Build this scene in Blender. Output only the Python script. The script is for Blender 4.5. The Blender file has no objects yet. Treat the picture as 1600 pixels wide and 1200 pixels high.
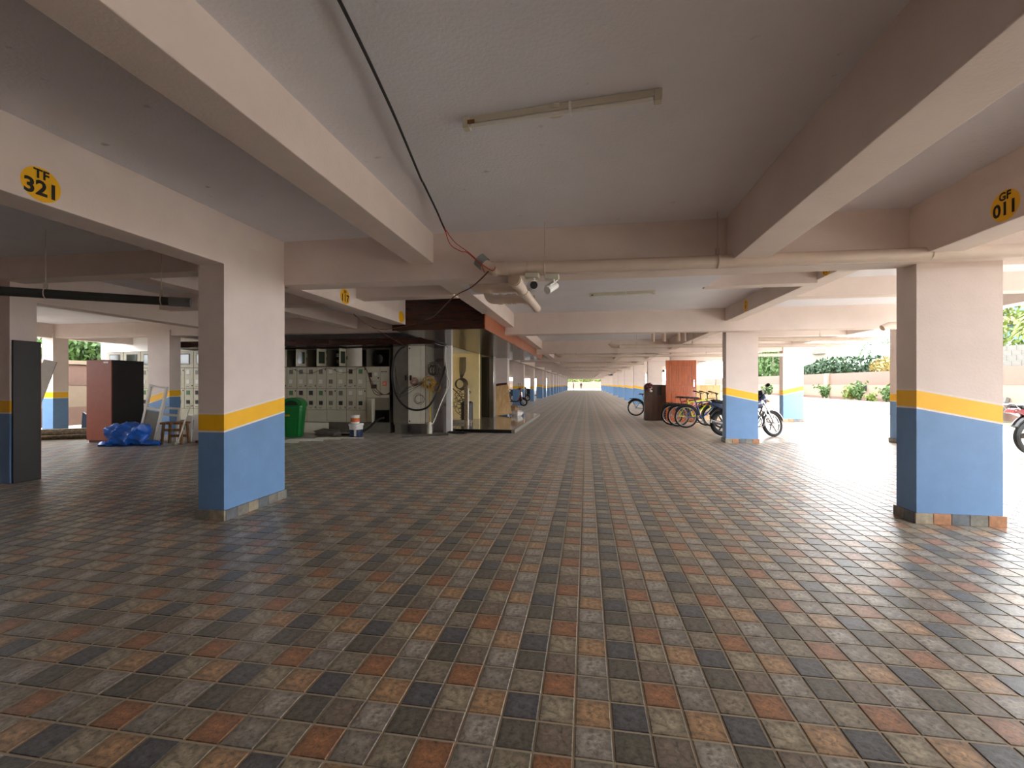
import bpy, math, random
from mathutils import Vector, Matrix, Euler, Quaternion

RND = random.Random(11)
PI = math.pi
SC = bpy.context.scene
COL = SC.collection

# ------------------------------------------------------------------ camera
CAM_H = 1.4
YAW = math.atan(116 / 712)
cam_data = bpy.data.cameras.new('camera')
cam_data.sensor_width = 36.0
cam_data.lens = 712 / 1600 * 36.0
cam_data.clip_start = 0.05
cam_data.clip_end = 500
cam = bpy.data.objects.new('camera', cam_data)
cam.location = (0, 0, CAM_H)
cam.rotation_euler = (PI / 2, 0, YAW)
COL.objects.link(cam)
SC.camera = cam

# ------------------------------------------------------------------ sky, exposure
world = bpy.data.worlds.new('overcast_sky')
SC.world = world
world.use_nodes = True
wn = world.node_tree.nodes
bg = wn['Background']
bg.inputs['Color'].default_value = (0.93, 0.965, 1.0, 1)
bg.inputs['Strength'].default_value = 12.0
sun = bpy.data.lights.new('hazy_sun', 'SUN')
sun.energy = 2.0
sun.angle = math.radians(30)
sun.color = (1.0, 0.97, 0.93)
sun_o = bpy.data.objects.new('hazy_sun', sun)
sun_o.rotation_euler = Euler((math.radians(18), math.radians(14), 0))
sun_o.location = (20, -10, 40)
COL.objects.link(sun_o)
SC.view_settings.view_transform = 'Standard'
SC.view_settings.look = 'None'
SC.view_settings.gamma = 1.0
SC.view_settings.use_curve_mapping = False
SC.view_settings.exposure = 0.3
SC.cycles.max_bounces = 12
SC.cycles.diffuse_bounces = 8
SC.cycles.glossy_bounces = 4
SC.cycles.use_denoising = True
SC.cycles.sample_clamp_indirect = 20


# ------------------------------------------------------------------ materials
def srgb(r, g, b):
    def f(c):
        c /= 255.0
        return c / 12.92 if c <= 0.04045 else ((c + 0.055) / 1.055) ** 2.4
    return (f(r), f(g), f(b), 1.0)


MATS = {}


def mat(name, rgb, rough=0.6, metal=0.0, var=0.08, scale=6.0, bump=0.0, bscale=60.0, spec=0.5, coat=0.0, dirt=None):
    """principled material with mottled colour and optional fine relief"""
    if name in MATS:
        return MATS[name]
    m = bpy.data.materials.new(name)
    m.use_nodes = True
    nt = m.node_tree
    N, L = nt.nodes, nt.links
    b = N['Principled BSDF']
    col = srgb(*rgb)
    b.inputs['Roughness'].default_value = rough
    b.inputs['Metallic'].default_value = metal
    b.inputs['Specular IOR Level'].default_value = spec
    if coat:
        b.inputs['Coat Weight'].default_value = coat
        b.inputs['Coat Roughness'].default_value = 0.08
    tc = N.new('ShaderNodeTexCoord')
    if var > 0:
        nz = N.new('ShaderNodeTexNoise')
        nz.inputs['Scale'].default_value = scale
        nz.inputs['Detail'].default_value = 5
        nz.inputs['Roughness'].default_value = 0.6
        L.new(tc.outputs['Object'], nz.inputs['Vector'])
        cr = N.new('ShaderNodeValToRGB')
        cr.color_ramp.elements[0].position = 0.3
        cr.color_ramp.elements[1].position = 0.7
        cr.color_ramp.elements[0].color = [c * (1 - var) for c in col[:3]] + [1]
        cr.color_ramp.elements[1].color = [min(1, c * (1 + var)) for c in col[:3]] + [1]
        L.new(nz.outputs['Fac'], cr.inputs['Fac'])
        out = cr.outputs['Color']
        if dirt:
            n2 = N.new('ShaderNodeTexNoise')
            n2.inputs['Scale'].default_value = dirt[1]
            n2.inputs['Detail'].default_value = 8
            L.new(tc.outputs['Object'], n2.inputs['Vector'])
            c2 = N.new('ShaderNodeValToRGB')
            c2.color_ramp.elements[0].position = dirt[2]
            c2.color_ramp.elements[1].position = dirt[2] + 0.12
            L.new(n2.outputs['Fac'], c2.inputs['Fac'])
            mx = N.new('ShaderNodeMixRGB')
            mx.inputs['Color2'].default_value = srgb(*dirt[0])
            L.new(c2.outputs['Color'], mx.inputs['Fac'])
            L.new(out, mx.inputs['Color1'])
            out = mx.outputs['Color']
        L.new(out, b.inputs['Base Color'])
    else:
        b.inputs['Base Color'].default_value = col
    if bump > 0:
        nb = N.new('ShaderNodeTexNoise')
        nb.inputs['Scale'].default_value = bscale
        nb.inputs['Detail'].default_value = 4
        L.new(tc.outputs['Object'], nb.inputs['Vector'])
        bm = N.new('ShaderNodeBump')
        bm.inputs['Strength'].default_value = bump
        bm.inputs['Distance'].default_value = 0.01
        L.new(nb.outputs['Fac'], bm.inputs['Height'])
        L.new(bm.outputs['Normal'], b.inputs['Normal'])
    MATS[name] = m
    return m


def wood_mat(name, rgb, dark, axis='Z', rough=0.5, freq=14.0, coat=0.0):
    if name in MATS:
        return MATS[name]
    m = bpy.data.materials.new(name)
    m.use_nodes = True
    N, L = m.node_tree.nodes, m.node_tree.links
    b = N['Principled BSDF']
    b.inputs['Roughness'].default_value = rough
    if coat:
        b.inputs['Coat Weight'].default_value = coat
    tc = N.new('ShaderNodeTexCoord')
    mp = N.new('ShaderNodeMapping')
    mp.inputs['Scale'].default_value = {'Z': (freq, freq, 1.0), 'X': (1.0, freq, freq), 'Y': (freq, 1.0, freq)}[axis]
    nz = N.new('ShaderNodeTexNoise')
    nz.inputs['Scale'].default_value = 2.2
    nz.inputs['Detail'].default_value = 6
    nz.inputs['Distortion'].default_value = 0.6
    cr = N.new('ShaderNodeValToRGB')
    cr.color_ramp.elements[0].position = 0.35
    cr.color_ramp.elements[1].position = 0.65
    cr.color_ramp.elements[0].color = srgb(*dark)
    cr.color_ramp.elements[1].color = srgb(*rgb)
    L.new(tc.outputs['Object'], mp.inputs['Vector'])
    L.new(mp.outputs['Vector'], nz.inputs['Vector'])
    L.new(nz.outputs['Fac'], cr.inputs['Fac'])
    L.new(cr.outputs['Color'], b.inputs['Base Color'])
    MATS[name] = m
    return m


TX, TY = 0.1517, 0.1640
X0, Y0 = -0.351, 1.888


def floor_material():
    m = bpy.data.materials.new('slate_print_floor_tiles')
    m.use_nodes = True
    N, L = m.node_tree.nodes, m.node_tree.links
    b = N['Principled BSDF']
    geo = N.new('ShaderNodeNewGeometry')
    sep = N.new('ShaderNodeSeparateXYZ')
    L.new(geo.outputs['Position'], sep.inputs[0])

    def M(op, a, bb=None, c=None):
        n = N.new('ShaderNodeMath')
        n.operation = op
        for i, v in enumerate((a, bb, c)):
            if v is None:
                continue
            if isinstance(v, (int, float)):
                n.inputs[i].default_value = v
            else:
                L.new(v, n.inputs[i])
        return n.outputs[0]
    u = M('DIVIDE', M('SUBTRACT', sep.outputs['X'], X0), TX)
    v = M('DIVIDE', M('SUBTRACT', sep.outputs['Y'], Y0), TY)
    iu, iv = M('FLOOR', u), M('FLOOR', v)
    au = M('ABSOLUTE', M('SUBTRACT', M('FRACT', u), 0.5))
    av = M('ABSOLUTE', M('SUBTRACT', M('FRACT', v), 0.5))
    grout = M('GREATER_THAN', M('MAXIMUM', au, av), 0.5 - 0.031)
    mu = M('FLOORED_MODULO', iu, 3.0)
    mv = M('FLOORED_MODULO', iv, 3.0)
    idx = M('ADD', M('MULTIPLY', mv, 3.0), mu)
    fac = M('DIVIDE', M('ADD', idx, 0.5), 9.0)
    cr = N.new('ShaderNodeValToRGB')
    cr.color_ramp.interpolation = 'CONSTANT'
    cols = [(74, 78, 84), (150, 138, 116), (166, 130, 94),
            (136, 125, 106), (150, 100, 66), (130, 123, 114),
            (86, 84, 75), (116, 103, 90), (150, 142, 132)]
    el = cr.color_ramp.elements
    while len(el) < 9:
        el.new(0.5)
    for k in range(9):
        el[k].position = k / 9.0
        el[k].color = srgb(*cols[k])
    L.new(fac, cr.inputs['Fac'])
    # the same print repeats on every sheet of nine cells
    cx = N.new('ShaderNodeCombineXYZ')
    L.new(M('ADD', M('MULTIPLY', M('FLOORED_MODULO', u, 3.0), TX), M('MULTIPLY', sep.outputs['X'], 0.02)), cx.inputs[0])
    L.new(M('ADD', M('MULTIPLY', M('FLOORED_MODULO', v, 3.0), TY), M('MULTIPLY', sep.outputs['Y'], 0.02)), cx.inputs[1])
    n1 = N.new('ShaderNodeTexNoise')
    n1.inputs['Scale'].default_value = 34
    n1.inputs['Detail'].default_value = 8
    n1.inputs['Roughness'].default_value = 0.68
    n1.inputs['Distortion'].default_value = 0.5
    L.new(cx.outputs[0], n1.inputs['Vector'])
    mr = N.new('ShaderNodeMapRange')
    mr.inputs['From Min'].default_value = 0.32
    mr.inputs['From Max'].default_value = 0.7
    mr.inputs['To Min'].default_value = 0.16
    mr.inputs['To Max'].default_value = 2.0
    L.new(n1.outputs['Fac'], mr.inputs['Value'])
    mul = N.new('ShaderNodeMixRGB')
    mul.blend_type = 'MULTIPLY'
    mul.inputs['Fac'].default_value = 1
    L.new(cr.outputs['Color'], mul.inputs['Color1'])
    ed = N.new('ShaderNodeMapRange')
    ed.inputs['From Min'].default_value = 0.2
    ed.inputs['From Max'].default_value = 0.47
    ed.inputs['To Min'].default_value = 1.08
    ed.inputs['To Max'].default_value = 0.62
    L.new(M('ADD', M('MAXIMUM', au, av), M('MULTIPLY', M('SUBTRACT', n1.outputs['Fac'], 0.5), 0.5)), ed.inputs['Value'])
    L.new(M('MULTIPLY', mr.outputs['Result'], ed.outputs['Result']), mul.inputs['Color2'])
    # dust wash
    n3 = N.new('ShaderNodeTexNoise')
    n3.inputs['Scale'].default_value = 70
    n3.inputs['Detail'].default_value = 4
    L.new(geo.outputs['Position'], n3.inputs['Vector'])
    mrd = N.new('ShaderNodeMapRange')
    mrd.inputs['From Min'].default_value = 0.35
    mrd.inputs['From Max'].default_value = 0.8
    mrd.inputs['To Min'].default_value = 0.0
    mrd.inputs['To Max'].default_value = 0.4
    L.new(n3.outputs['Fac'], mrd.inputs['Value'])
    dst = N.new('ShaderNodeMixRGB')
    dst.inputs['Color2'].default_value = srgb(136, 124, 106)
    L.new(mrd.outputs['Result'], dst.inputs['Fac'])
    L.new(mul.outputs['Color'], dst.inputs['Color1'])
    gm = N.new('ShaderNodeMixRGB')
    gm.inputs['Color2'].default_value = srgb(166, 152, 129)
    L.new(grout, gm.inputs['Fac'])
    L.new(dst.outputs['Color'], gm.inputs['Color1'])
    L.new(gm.outputs['Color'], b.inputs['Base Color'])
    # gloss
    n2 = N.new('ShaderNodeTexNoise')
    n2.inputs['Scale'].default_value = 1.1
    n2.inputs['Detail'].default_value = 0.5
    L.new(geo.outputs['Position'], n2.inputs['Vector'])
    rr = N.new('ShaderNodeMapRange')
    rr.inputs['From Min'].default_value = 0.1
    rr.inputs['From Max'].default_value = 0.9
    rr.inputs['To Min'].default_value = 0.3
    rr.inputs['To Max'].default_value = 0.38
    L.new(n2.outputs['Fac'], rr.inputs['Value'])
    rg = M('ADD', rr.outputs['Result'], M('MULTIPLY', grout, 0.35))
    L.new(rg, b.inputs['Roughness'])
    b.inputs['Specular IOR Level'].default_value = 0.5
    b.inputs['Sheen Weight'].default_value = 0.08
    b.inputs['Sheen Roughness'].default_value = 0.4
    b.inputs['Sheen Tint'].default_value = (1.0, 0.94, 0.86, 1)
    hs = M('SUBTRACT', n1.outputs['Fac'], M('MULTIPLY', grout, 0.5))
    bm = N.new('ShaderNodeBump')
    bm.inputs['Strength'].default_value = 0.35
    bm.inputs['Distance'].default_value = 0.004
    L.new(hs, bm.inputs['Height'])
    L.new(bm.outputs['Normal'], b.inputs['Normal'])
    MATS['floor'] = m
    return m


floor_material()
mat('ceiling', (228, 227, 234), 0.85, var=0.04, scale=1.2, bump=0.3, bscale=45, dirt=((150, 145, 142), 8.0, 0.69))
mat('plaster', (223, 208, 200), 0.8, var=0.05, scale=2.5, bump=0.2, bscale=50)
mat('blue_paint', (104, 142, 186), 0.5, var=0.06, scale=5, bump=0.05, dirt=((130, 150, 175), 14, 0.66))
mat('yellow_paint', (246, 186, 12), 0.5, var=0.05, scale=5)
mat('white_line', (232, 220, 212), 0.6, var=0.03)
mat('skirt_grey', (120, 116, 106), 0.5, var=0.3, scale=14, bump=0.2)
mat('skirt_rust', (166, 118, 82), 0.5, var=0.3, scale=14, bump=0.2)
mat('skirt_slate', (96, 100, 104), 0.5, var=0.3, scale=14, bump=0.2)
mat('skirt_beige', (152, 140, 118), 0.5, var=0.3, scale=14, bump=0.2)
mat('grout', (150, 140, 124), 0.9)
mat('black_paint', (18, 14, 12), 0.6, var=0)
mat('pvc', (214, 196, 180), 0.45, var=0.04)
mat('pvc_grey', (128, 134, 132), 0.5, var=0.04)
mat('pvc_dark', (58, 60, 56), 0.5, var=0.1)
mat('steel', (150, 148, 146), 0.25, metal=1.0, var=0.05)
mat('chrome', (210, 210, 212), 0.15, metal=1.0, var=0)
mat('rod', (206, 192, 178), 0.5, var=0.1)
mat('rubber', (22, 21, 21), 0.8, var=0.1)
mat('black_plastic', (20, 20, 22), 0.4, var=0.05)
mat('black_cable', (24, 22, 22), 0.6, var=0)
mat('red_cable', (190, 62, 40), 0.6, var=0)
mat('yellow_cable', (176, 138, 48), 0.6, var=0.2)
mat('grey_cable', (84, 76, 66), 0.7, var=0.1)
mat('pink_cable', (196, 150, 140), 0.7, var=0.1)
mat('brown_cable', (92, 58, 44), 0.7, var=0.1)
mat('white_plastic', (228, 226, 220), 0.4, var=0.03)
mat('cream_plastic', (205, 200, 182), 0.5, var=0.04)
mat('panel_grey', (196, 191, 168), 0.5, var=0.05, scale=3)
mat('panel_dark', (132, 126, 112), 0.5, var=0.06)
mat('panel_light', (226, 222, 204), 0.45, var=0.04)
mat('panel_inside', (34, 33, 32), 0.7, var=0.1)
mat('glass_dark', (48, 56, 44), 0.15, var=0)
mat('meter_white', (222, 222, 214), 0.4, var=0)
mat('meter_green', (72, 120, 74), 0.5, var=0)
mat('meter_grey', (110, 108, 98), 0.4, var=0)
mat('orange_sticker', (238, 112, 70), 0.5, var=0)
mat('plinth', (110, 106, 94), 0.8, var=0.15)
wood_mat('maroon_laminate', (66, 30, 19), (46, 19, 12), 'X', 0.25, 9, 0.2)
wood_mat('orange_laminate', (172, 96, 58), (138, 72, 42), 'Z', 0.35, 9)
wood_mat('door_wood', (186, 92, 30), (146, 64, 18), 'Z', 0.35, 16, 0.2)
wood_mat('plywood', (232, 196, 142), (208, 166, 110), 'Z', 0.6, 5)
wood_mat('old_timber', (160, 140, 112), (98, 80, 60), 'Y', 0.8, 12)
wood_mat('stool_wood', (150, 108, 62), (92, 58, 32), 'Z', 0.7, 10)
wood_mat('brown_board', (92, 66, 48), (70, 48, 36), 'Z', 0.6, 6)
mat('granite', (150, 142, 130), 0.08, var=0.25, scale=40, coat=0.3)
mat('granite_black', (16, 15, 15), 0.15, var=0.2, scale=60)
mat('beige_wall', (238, 220, 168), 0.7, var=0.05, bump=0.05)
mat('lavender_wall', (190, 184, 188), 0.7, var=0.08, dirt=((120, 112, 108), 4, 0.6))
mat('white_wall', (236, 234, 230), 0.7, var=0.03)
mat('pink_wall', (108, 83, 72), 0.85, var=0.06, bump=0.1)
mat('cream_wall', (128, 112, 94), 0.85, var=0.05, bump=0.1)
mat('block', (88, 85, 80), 0.9, var=0.12, bump=0.3)
mat('concrete', (140, 135, 125), 0.9, var=0.14, scale=3, bump=0.2, dirt=((150, 140, 126), 5, 0.58))
mat('driveway', (186, 182, 170), 0.75, var=0.1, scale=1.5, bump=0.1)
mat('exit_paving', (92, 89, 80), 0.9, var=0.1)
mat('far_boundary', (112, 96, 84), 0.9, var=0.08)
mat('soil', (96, 72, 54), 0.95, var=0.3, bump=0.5)
mat('ground', (96, 94, 70), 0.95, var=0.2)
mat('cupboard_red', (150, 66, 34), 0.55, var=0.1, scale=8)
mat('cupboard_black', (26, 22, 24), 0.45, var=0.3, scale=3)
mat('maroon_edge', (74, 26, 28), 0.5, var=0.05)
mat('bin_green', (16, 116, 52), 0.4, var=0.06)
mat('bin_dark', (8, 40, 20), 0.6, var=0)
mat('tarp', (36, 104, 206), 0.28, var=0.3, scale=9, bump=0.9, bscale=14)
mat('frame_white', (222, 218, 206), 0.5, var=0.06)
mat('wire_mesh', (120, 116, 106), 0.7, var=0.1)
mat('navy', (30, 46, 82), 0.5, var=0.05)
mat('orange_print', (222, 112, 46), 0.5, var=0.1)
mat('bike_blue', (34, 66, 130), 0.35, var=0.05)
mat('bike_lime', (206, 230, 40), 0.35, var=0.05)
mat('bike_red', (150, 40, 34), 0.35, var=0.05)
mat('bike_teal', (70, 140, 150), 0.35, var=0.05)
mat('moto_navy', (34, 46, 74), 0.25, var=0.03, coat=0.4)
mat('moto_maroon', (92, 24, 30), 0.25, var=0.03, coat=0.4)
mat('alloy', (176, 172, 168), 0.35, metal=0.8, var=0.05)
mat('seat_black', (26, 24, 25), 0.6, var=0.1)
mat('tail_red', (150, 30, 34), 0.3, var=0)
mat('orange_lens', (230, 130, 40), 0.3, var=0)
mat('helmet_grey', (204, 200, 192), 0.3, var=0.05)
mat('bag_brown', (150, 116, 86), 0.7, var=0.3, scale=14, bump=0.4, bscale=20)
mat('bag_white', (232, 226, 216), 0.5, var=0.15, scale=14, bump=0.4, bscale=20)
mat('garland', (96, 40, 44), 0.8, var=0.4, scale=20)
mat('grey_laminate', (150, 142, 133), 0.5, var=0.06)
mat('leaf_dark', (30, 54, 26), 0.6, var=0.35, scale=1.2)
mat('leaf_mid', (58, 84, 32), 0.6, var=0.35, scale=1.2)
mat('leaf_lime', (92, 106, 38), 0.6, var=0.35, scale=1.2)
mat('leaf_gold', (112, 96, 44), 0.6, var=0.35, scale=1.2)
mat('trunk', (110, 98, 84), 0.9, var=0.2)
mat('trunk_pale', (140, 132, 120), 0.9, var=0.15)
mat('coconut', (140, 84, 30), 0.6, var=0.1)
mat('teal_wall', (76, 106, 108), 0.8, var=0.05)
mat('far_wall', (120, 112, 100), 0.8, var=0.05)
mat('far_pink', (112, 90, 80), 0.8, var=0.05)
mat('far_glass', (96, 108, 116), 0.2, var=0.05)
mat('car_dark', (44, 46, 50), 0.25, var=0)
mat('skin', (150, 102, 76), 0.6, var=0.05)
mat('shirt_dark', (52, 40, 50), 0.8, var=0.1)
mat('trouser', (84, 78, 88), 0.8, var=0.1)
mat('shirt_pale', (206, 190, 204), 0.8, var=0.1)


# ------------------------------------------------------------------ mesh builder
class MB:
    def __init__(self):
        self.v, self.f, self.m, self.M = [], [], [], Matrix.Identity(4)

    def add(self, vs, fs, mi=0):
        o = len(self.v)
        self.v += [tuple(self.M @ Vector(p)) for p in vs]
        self.f += [tuple(i + o for i in q) for q in fs]
        self.m += [mi] * len(fs)
        return self

    def box(self, x0, x1, y0, y1, z0, z1, mi=0):
        vs = [(x0, y0, z0), (x1, y0, z0), (x1, y1, z0), (x0, y1, z0), (x0, y0, z1), (x1, y0, z1), (x1, y1, z1), (x0, y1, z1)]
        return self.add(vs, [(3, 2, 1, 0), (4, 5, 6, 7), (0, 1, 5, 4), (1, 2, 6, 5), (2, 3, 7, 6), (3, 0, 4, 7)], mi)

    def chbox(self, x0, x1, y0, y1, z0, z1, c=0.01, mi=0):
        """box with chamfered edges (top, bottom and uprights)"""
        vs, fs = [], []
        for z, i in ((z0, c), (z0 + c, 0), (z1 - c, 0), (z1, c)):
            vs += [(x0 + i + c, y0 + i, z), (x1 - i - c, y0 + i, z), (x1 - i, y0 + i + c, z), (x1 - i, y1 - i - c, z),
                   (x1 - i - c, y1 - i, z), (x0 + i + c, y1 - i, z), (x0 + i, y1 - i - c, z), (x0 + i, y0 + i + c, z)]
        for k in range(3):
            for j in range(8):
                a, b2 = k * 8 + j, k * 8 + (j + 1) % 8
                fs.append((a, b2, b2 + 8, a + 8))
        fs.append(tuple(range(7, -1, -1)))
        fs.append(tuple(range(24, 32)))
        return self.add(vs, fs, mi)

    def tube(self, pts, r, n=8, mi=0, closed=False, caps=True):
        P = [Vector(p) for p in pts]
        k = len(P)
        rs = r if isinstance(r, (list, tuple)) else [r] * k
        tang = []
        for i in range(k):
            a = P[(i - 1) % k] if closed or i > 0 else P[i]
            b2 = P[(i + 1) % k] if closed or i < k - 1 else P[i]
            t = b2 - a
            tang.append(t.normalized() if t.length > 1e-9 else Vector((0, 0, 1)))
        up = Vector((0, 0, 1)) if abs(tang[0].z) < 0.9 else Vector((1, 0, 0))
        nrm = (up - tang[0] * up.dot(tang[0])).normalized()
        vs, fs = [], []
        for i in range(k):
            nrm = (nrm - tang[i] * nrm.dot(tang[i]))
            if nrm.length < 1e-6:
                nrm = tang[i].orthogonal()
            nrm.normalize()
            bi = tang[i].cross(nrm)
            for j in range(n):
                a = 2 * PI * j / n
                vs.append(tuple(P[i] + (nrm * math.cos(a) + bi * math.sin(a)) * rs[i]))
        rng = k if closed else k - 1
        for i in range(rng):
            for j in range(n):
                a, b2 = i * n + j, i * n + (j + 1) % n
                c, d = ((i + 1) % k) * n + (j + 1) % n, ((i + 1) % k) * n + j
                fs.append((a, b2, c, d))
        if caps and not closed:
            fs.append(tuple(range(n - 1, -1, -1)))
            fs.append(tuple(range((k - 1) * n, k * n)))
        return self.add(vs, fs, mi)

    def cyl(self, p0, p1, r0, r1=None, n=12, mi=0):
        return self.tube([p0, p1], [r0, r0 if r1 is None else r1], n, mi)

    def ring(self, c, R, r, axis='Y', n=24, k=8, mi=0, sq=1.0):
        pts = []
        for i in range(n):
            a = 2 * PI * i / n
            x, y = R * math.cos(a), R * math.sin(a)
            pts.append({'Y': (c[0] + x, c[1], c[2] + y), 'X': (c[0], c[1] + x, c[2] + y), 'Z': (c[0] + x, c[1] + y, c[2])}[axis])
        return self.tube(pts, r, k, mi, closed=True)

    def lathe(self, prof, n=16, c=(0, 0, 0), mi=0):
        vs, fs = [], []
        for r, z in prof:
            for j in range(n):
                a = 2 * PI * j / n
                vs.append((c[0] + r * math.cos(a), c[1] + r * math.sin(a), c[2] + z))
        for i in range(len(prof) - 1):
            for j in range(n):
                fs.append((i * n + j, i * n + (j + 1) % n, (i + 1) * n + (j + 1) % n, (i + 1) * n + j))
        fs.append(tuple(range(n - 1, -1, -1)))
        fs.append(tuple(range((len(prof) - 1) * n, len(prof) * n)))
        return self.add(vs, fs, mi)

    def prism(self, poly, y0, y1, mi=0, axis='Y'):
        """polygon in the plane across an axis, swept along it"""
        n = len(poly)
        if axis == 'Y':
            vs = [(x, y0, z) for x, z in poly] + [(x, y1, z) for x, z in poly]
        elif axis == 'X':
            vs = [(y0, x, z) for x, z in poly] + [(y1, x, z) for x, z in poly]
        else:
            vs = [(x, z, y0) for x, z in poly] + [(x, z, y1) for x, z in poly]
        fs = [tuple(range(n)), tuple(range(2 * n - 1, n - 1, -1))]
        for i in range(n):
            j = (i + 1) % n
            fs.append((i, i + n, j + n, j))
        return self.add(vs, fs, mi)

    def blob(self, c, s, n=12, k=8, mi=0, jit=0.0, seed=0, flat=None):
        rr = random.Random(seed)
        vs, fs = [], []
        for i in range(1, k):
            ph = PI * i / k
            for j in range(n):
                a = 2 * PI * j / n
                q = 1 + jit * (rr.random() - 0.5) * 2
                z = math.cos(ph) * s[2] * q
                if flat is not None:
                    z = max(z, flat)
                vs.append((c[0] + math.sin(ph) * math.cos(a) * s[0] * q, c[1] + math.sin(ph) * math.sin(a) * s[1] * q, c[2] + z))
        top, bot = len(vs), len(vs) + 1
        vs += [(c[0], c[1], c[2] + s[2]), (c[0], c[1], c[2] + (flat if flat is not None else -s[2]))]
        for i in range(k - 2):
            for j in range(n):
                fs.append((i * n + j, (i + 1) * n + j, (i + 1) * n + (j + 1) % n, i * n + (j + 1) % n))
        for j in range(n):
            fs.append((top, j, (j + 1) % n))
            fs.append((bot, (k - 2) * n + (j + 1) % n, (k - 2) * n + j))
        return self.add(vs, fs, mi)

    def mesh(self, name, mats, smooth=False):
        me = bpy.data.meshes.new(name)
        me.from_pydata(self.v, [], self.f)
        for m in (mats if isinstance(mats, (list, tuple)) else [mats]):
            me.materials.append(MATS[m])
        me.polygons.foreach_set('material_index', self.m)
        if smooth:
            me.polygons.foreach_set('use_smooth', [True] * len(self.f))
        me.update()
        return me

    def build(self, name, mats, parent=None, smooth=False, bevel=0.0, auto=None):
        me = self.mesh(name, mats, smooth)
        o = bpy.data.objects.new(name, me)
        COL.objects.link(o)
        if parent is not None:
            o.parent = parent
        if smooth and auto is not False:
            try:
                me.set_sharp_from_angle(angle=math.radians(40))
            except Exception:
                pass
        if bevel:
            b = o.modifiers.new('edge', 'BEVEL')
            b.width = bevel
            b.segments = 2
            b.limit_method = 'ANGLE'
        return o

    def top(self, name, mats, label, cat, group=None, smooth=False, bevel=0.0, kind=None):
        """a thing that is one mesh: origin goes to the middle of its base"""
        xs, ys, zs = zip(*self.v)
        c = ((min(xs) + max(xs)) / 2, (min(ys) + max(ys)) / 2, min(zs))
        self.v = [(x - c[0], y - c[1], z - c[2]) for x, y, z in self.v]
        o = self.build(name, mats, None, smooth, bevel)
        o.location = c
        return tag(o, label, cat, group, kind)


def tag(o, label=None, cat=None, group=None, kind=None):
    if label:
        o['label'] = label
    if cat:
        o['category'] = cat
    if group:
        o['group'] = group
    if kind:
        o['kind'] = kind
    return o


def thing(name, loc, rz, label, cat, group=None, kind=None):
    o = bpy.data.objects.new(name, None)
    o.empty_display_size = 0.2
    COL.objects.link(o)
    o.location = loc
    o.rotation_euler = (0, 0, rz)
    return tag(o, label, cat, group, kind)


def copy_tree(o, parent=None):
    c = o.copy()
    COL.objects.link(c)
    c.parent = parent
    for ch in list(o.children):
        copy_tree(ch, c)
    return c


def spline(pts, sub=6):
    """Catmull-Rom through the points"""
    P = [Vector(p) for p in pts]
    out = []
    for i in range(len(P) - 1):
        p0, p1, p2, p3 = P[max(i - 1, 0)], P[i], P[i + 1], P[min(i + 2, len(P) - 1)]
        for s in range(sub):
            t = s / sub
            out.append(0.5 * ((2 * p1) + (p2 - p0) * t + (2 * p0 - 5 * p1 + 4 * p2 - p3) * t * t + (3 * p1 - p0 - 3 * p2 + p3) * t ** 3))
    out.append(P[-1])
    return [tuple(p) for p in out]


ORD = ['first', 'second', 'third', 'fourth', 'fifth', 'sixth', 'seventh', 'eighth', 'ninth', 'tenth', 'eleventh', 'twelfth',
       'thirteenth', 'fourteenth', 'fifteenth', 'sixteenth', 'seventeenth', 'eighteenth', 'nineteenth', 'twentieth']

# ------------------------------------------------------------------ ground and floor
o = MB().box(-120, 160, -60, 260, -0.3, -0.03).build('ground', 'ground')
tag(o, 'open ground around the parking building', 'ground', kind='structure')
FX0, FX1, FY0, FY1 = -15.9, 8.3, -16.0, 118.0
floor = MB().box(FX0, FX1, FY0, FY1, -0.2, -0.003).build('floor', 'floor')
tag(floor, 'tiled parking floor printed with grey, rust and slate squares', 'floor', kind='structure')
cells = []
cy, sy = math.cos(YAW), math.sin(YAW)
for i in range(-75, 60):
    for j in range(-12, 62):
        x, y = X0 + (i + 0.5) * TX, Y0 + (j + 0.5) * TY
        d, r = -sy * x + cy * y, cy * x + sy * y
        if d < 0.75 or d > 10.9 or abs(r) > 1.2 * d + 0.4 or x > FX1 - 0.1:
            continue
        inside = abs(r) < 1.12 * d and d > 1.72
        cells.append((d if inside else d + 100, x, y))
cells.sort()
CH, GR = 0.003, 0.0315


def tile_geo(mb, x, y):
    a, b2 = TX * (0.5 - GR), TY * (0.5 - GR)
    vs = [(x - a, y - b2, -0.003), (x + a, y - b2, -0.003), (x + a, y + b2, -0.003), (x - a, y + b2, -0.003),
          (x - a + CH, y - b2 + CH, 0), (x + a - CH, y - b2 + CH, 0), (x + a - CH, y + b2 - CH, 0), (x - a + CH, y + b2 - CH, 0)]
    mb.add(vs, [(4, 5, 6, 7), (0, 1, 5, 4), (1, 2, 6, 5), (2, 3, 7, 6), (3, 0, 4, 7)])


mb = MB()
tile_geo(mb, 0, 0)
tile_me = mb.mesh('floor_tile', 'floor')
for d, x, y in cells[:300]:
    t = bpy.data.objects.new('floor_tile', tile_me)
    COL.objects.link(t)
    t.parent = floor
    t.location = (x, y, 0)
mb = MB()
for d, x, y in cells[300:]:
    tile_geo(mb, x, y)
o = mb.build('floor_tiles', 'floor', floor)
o['kind'] = 'stuff'

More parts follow.
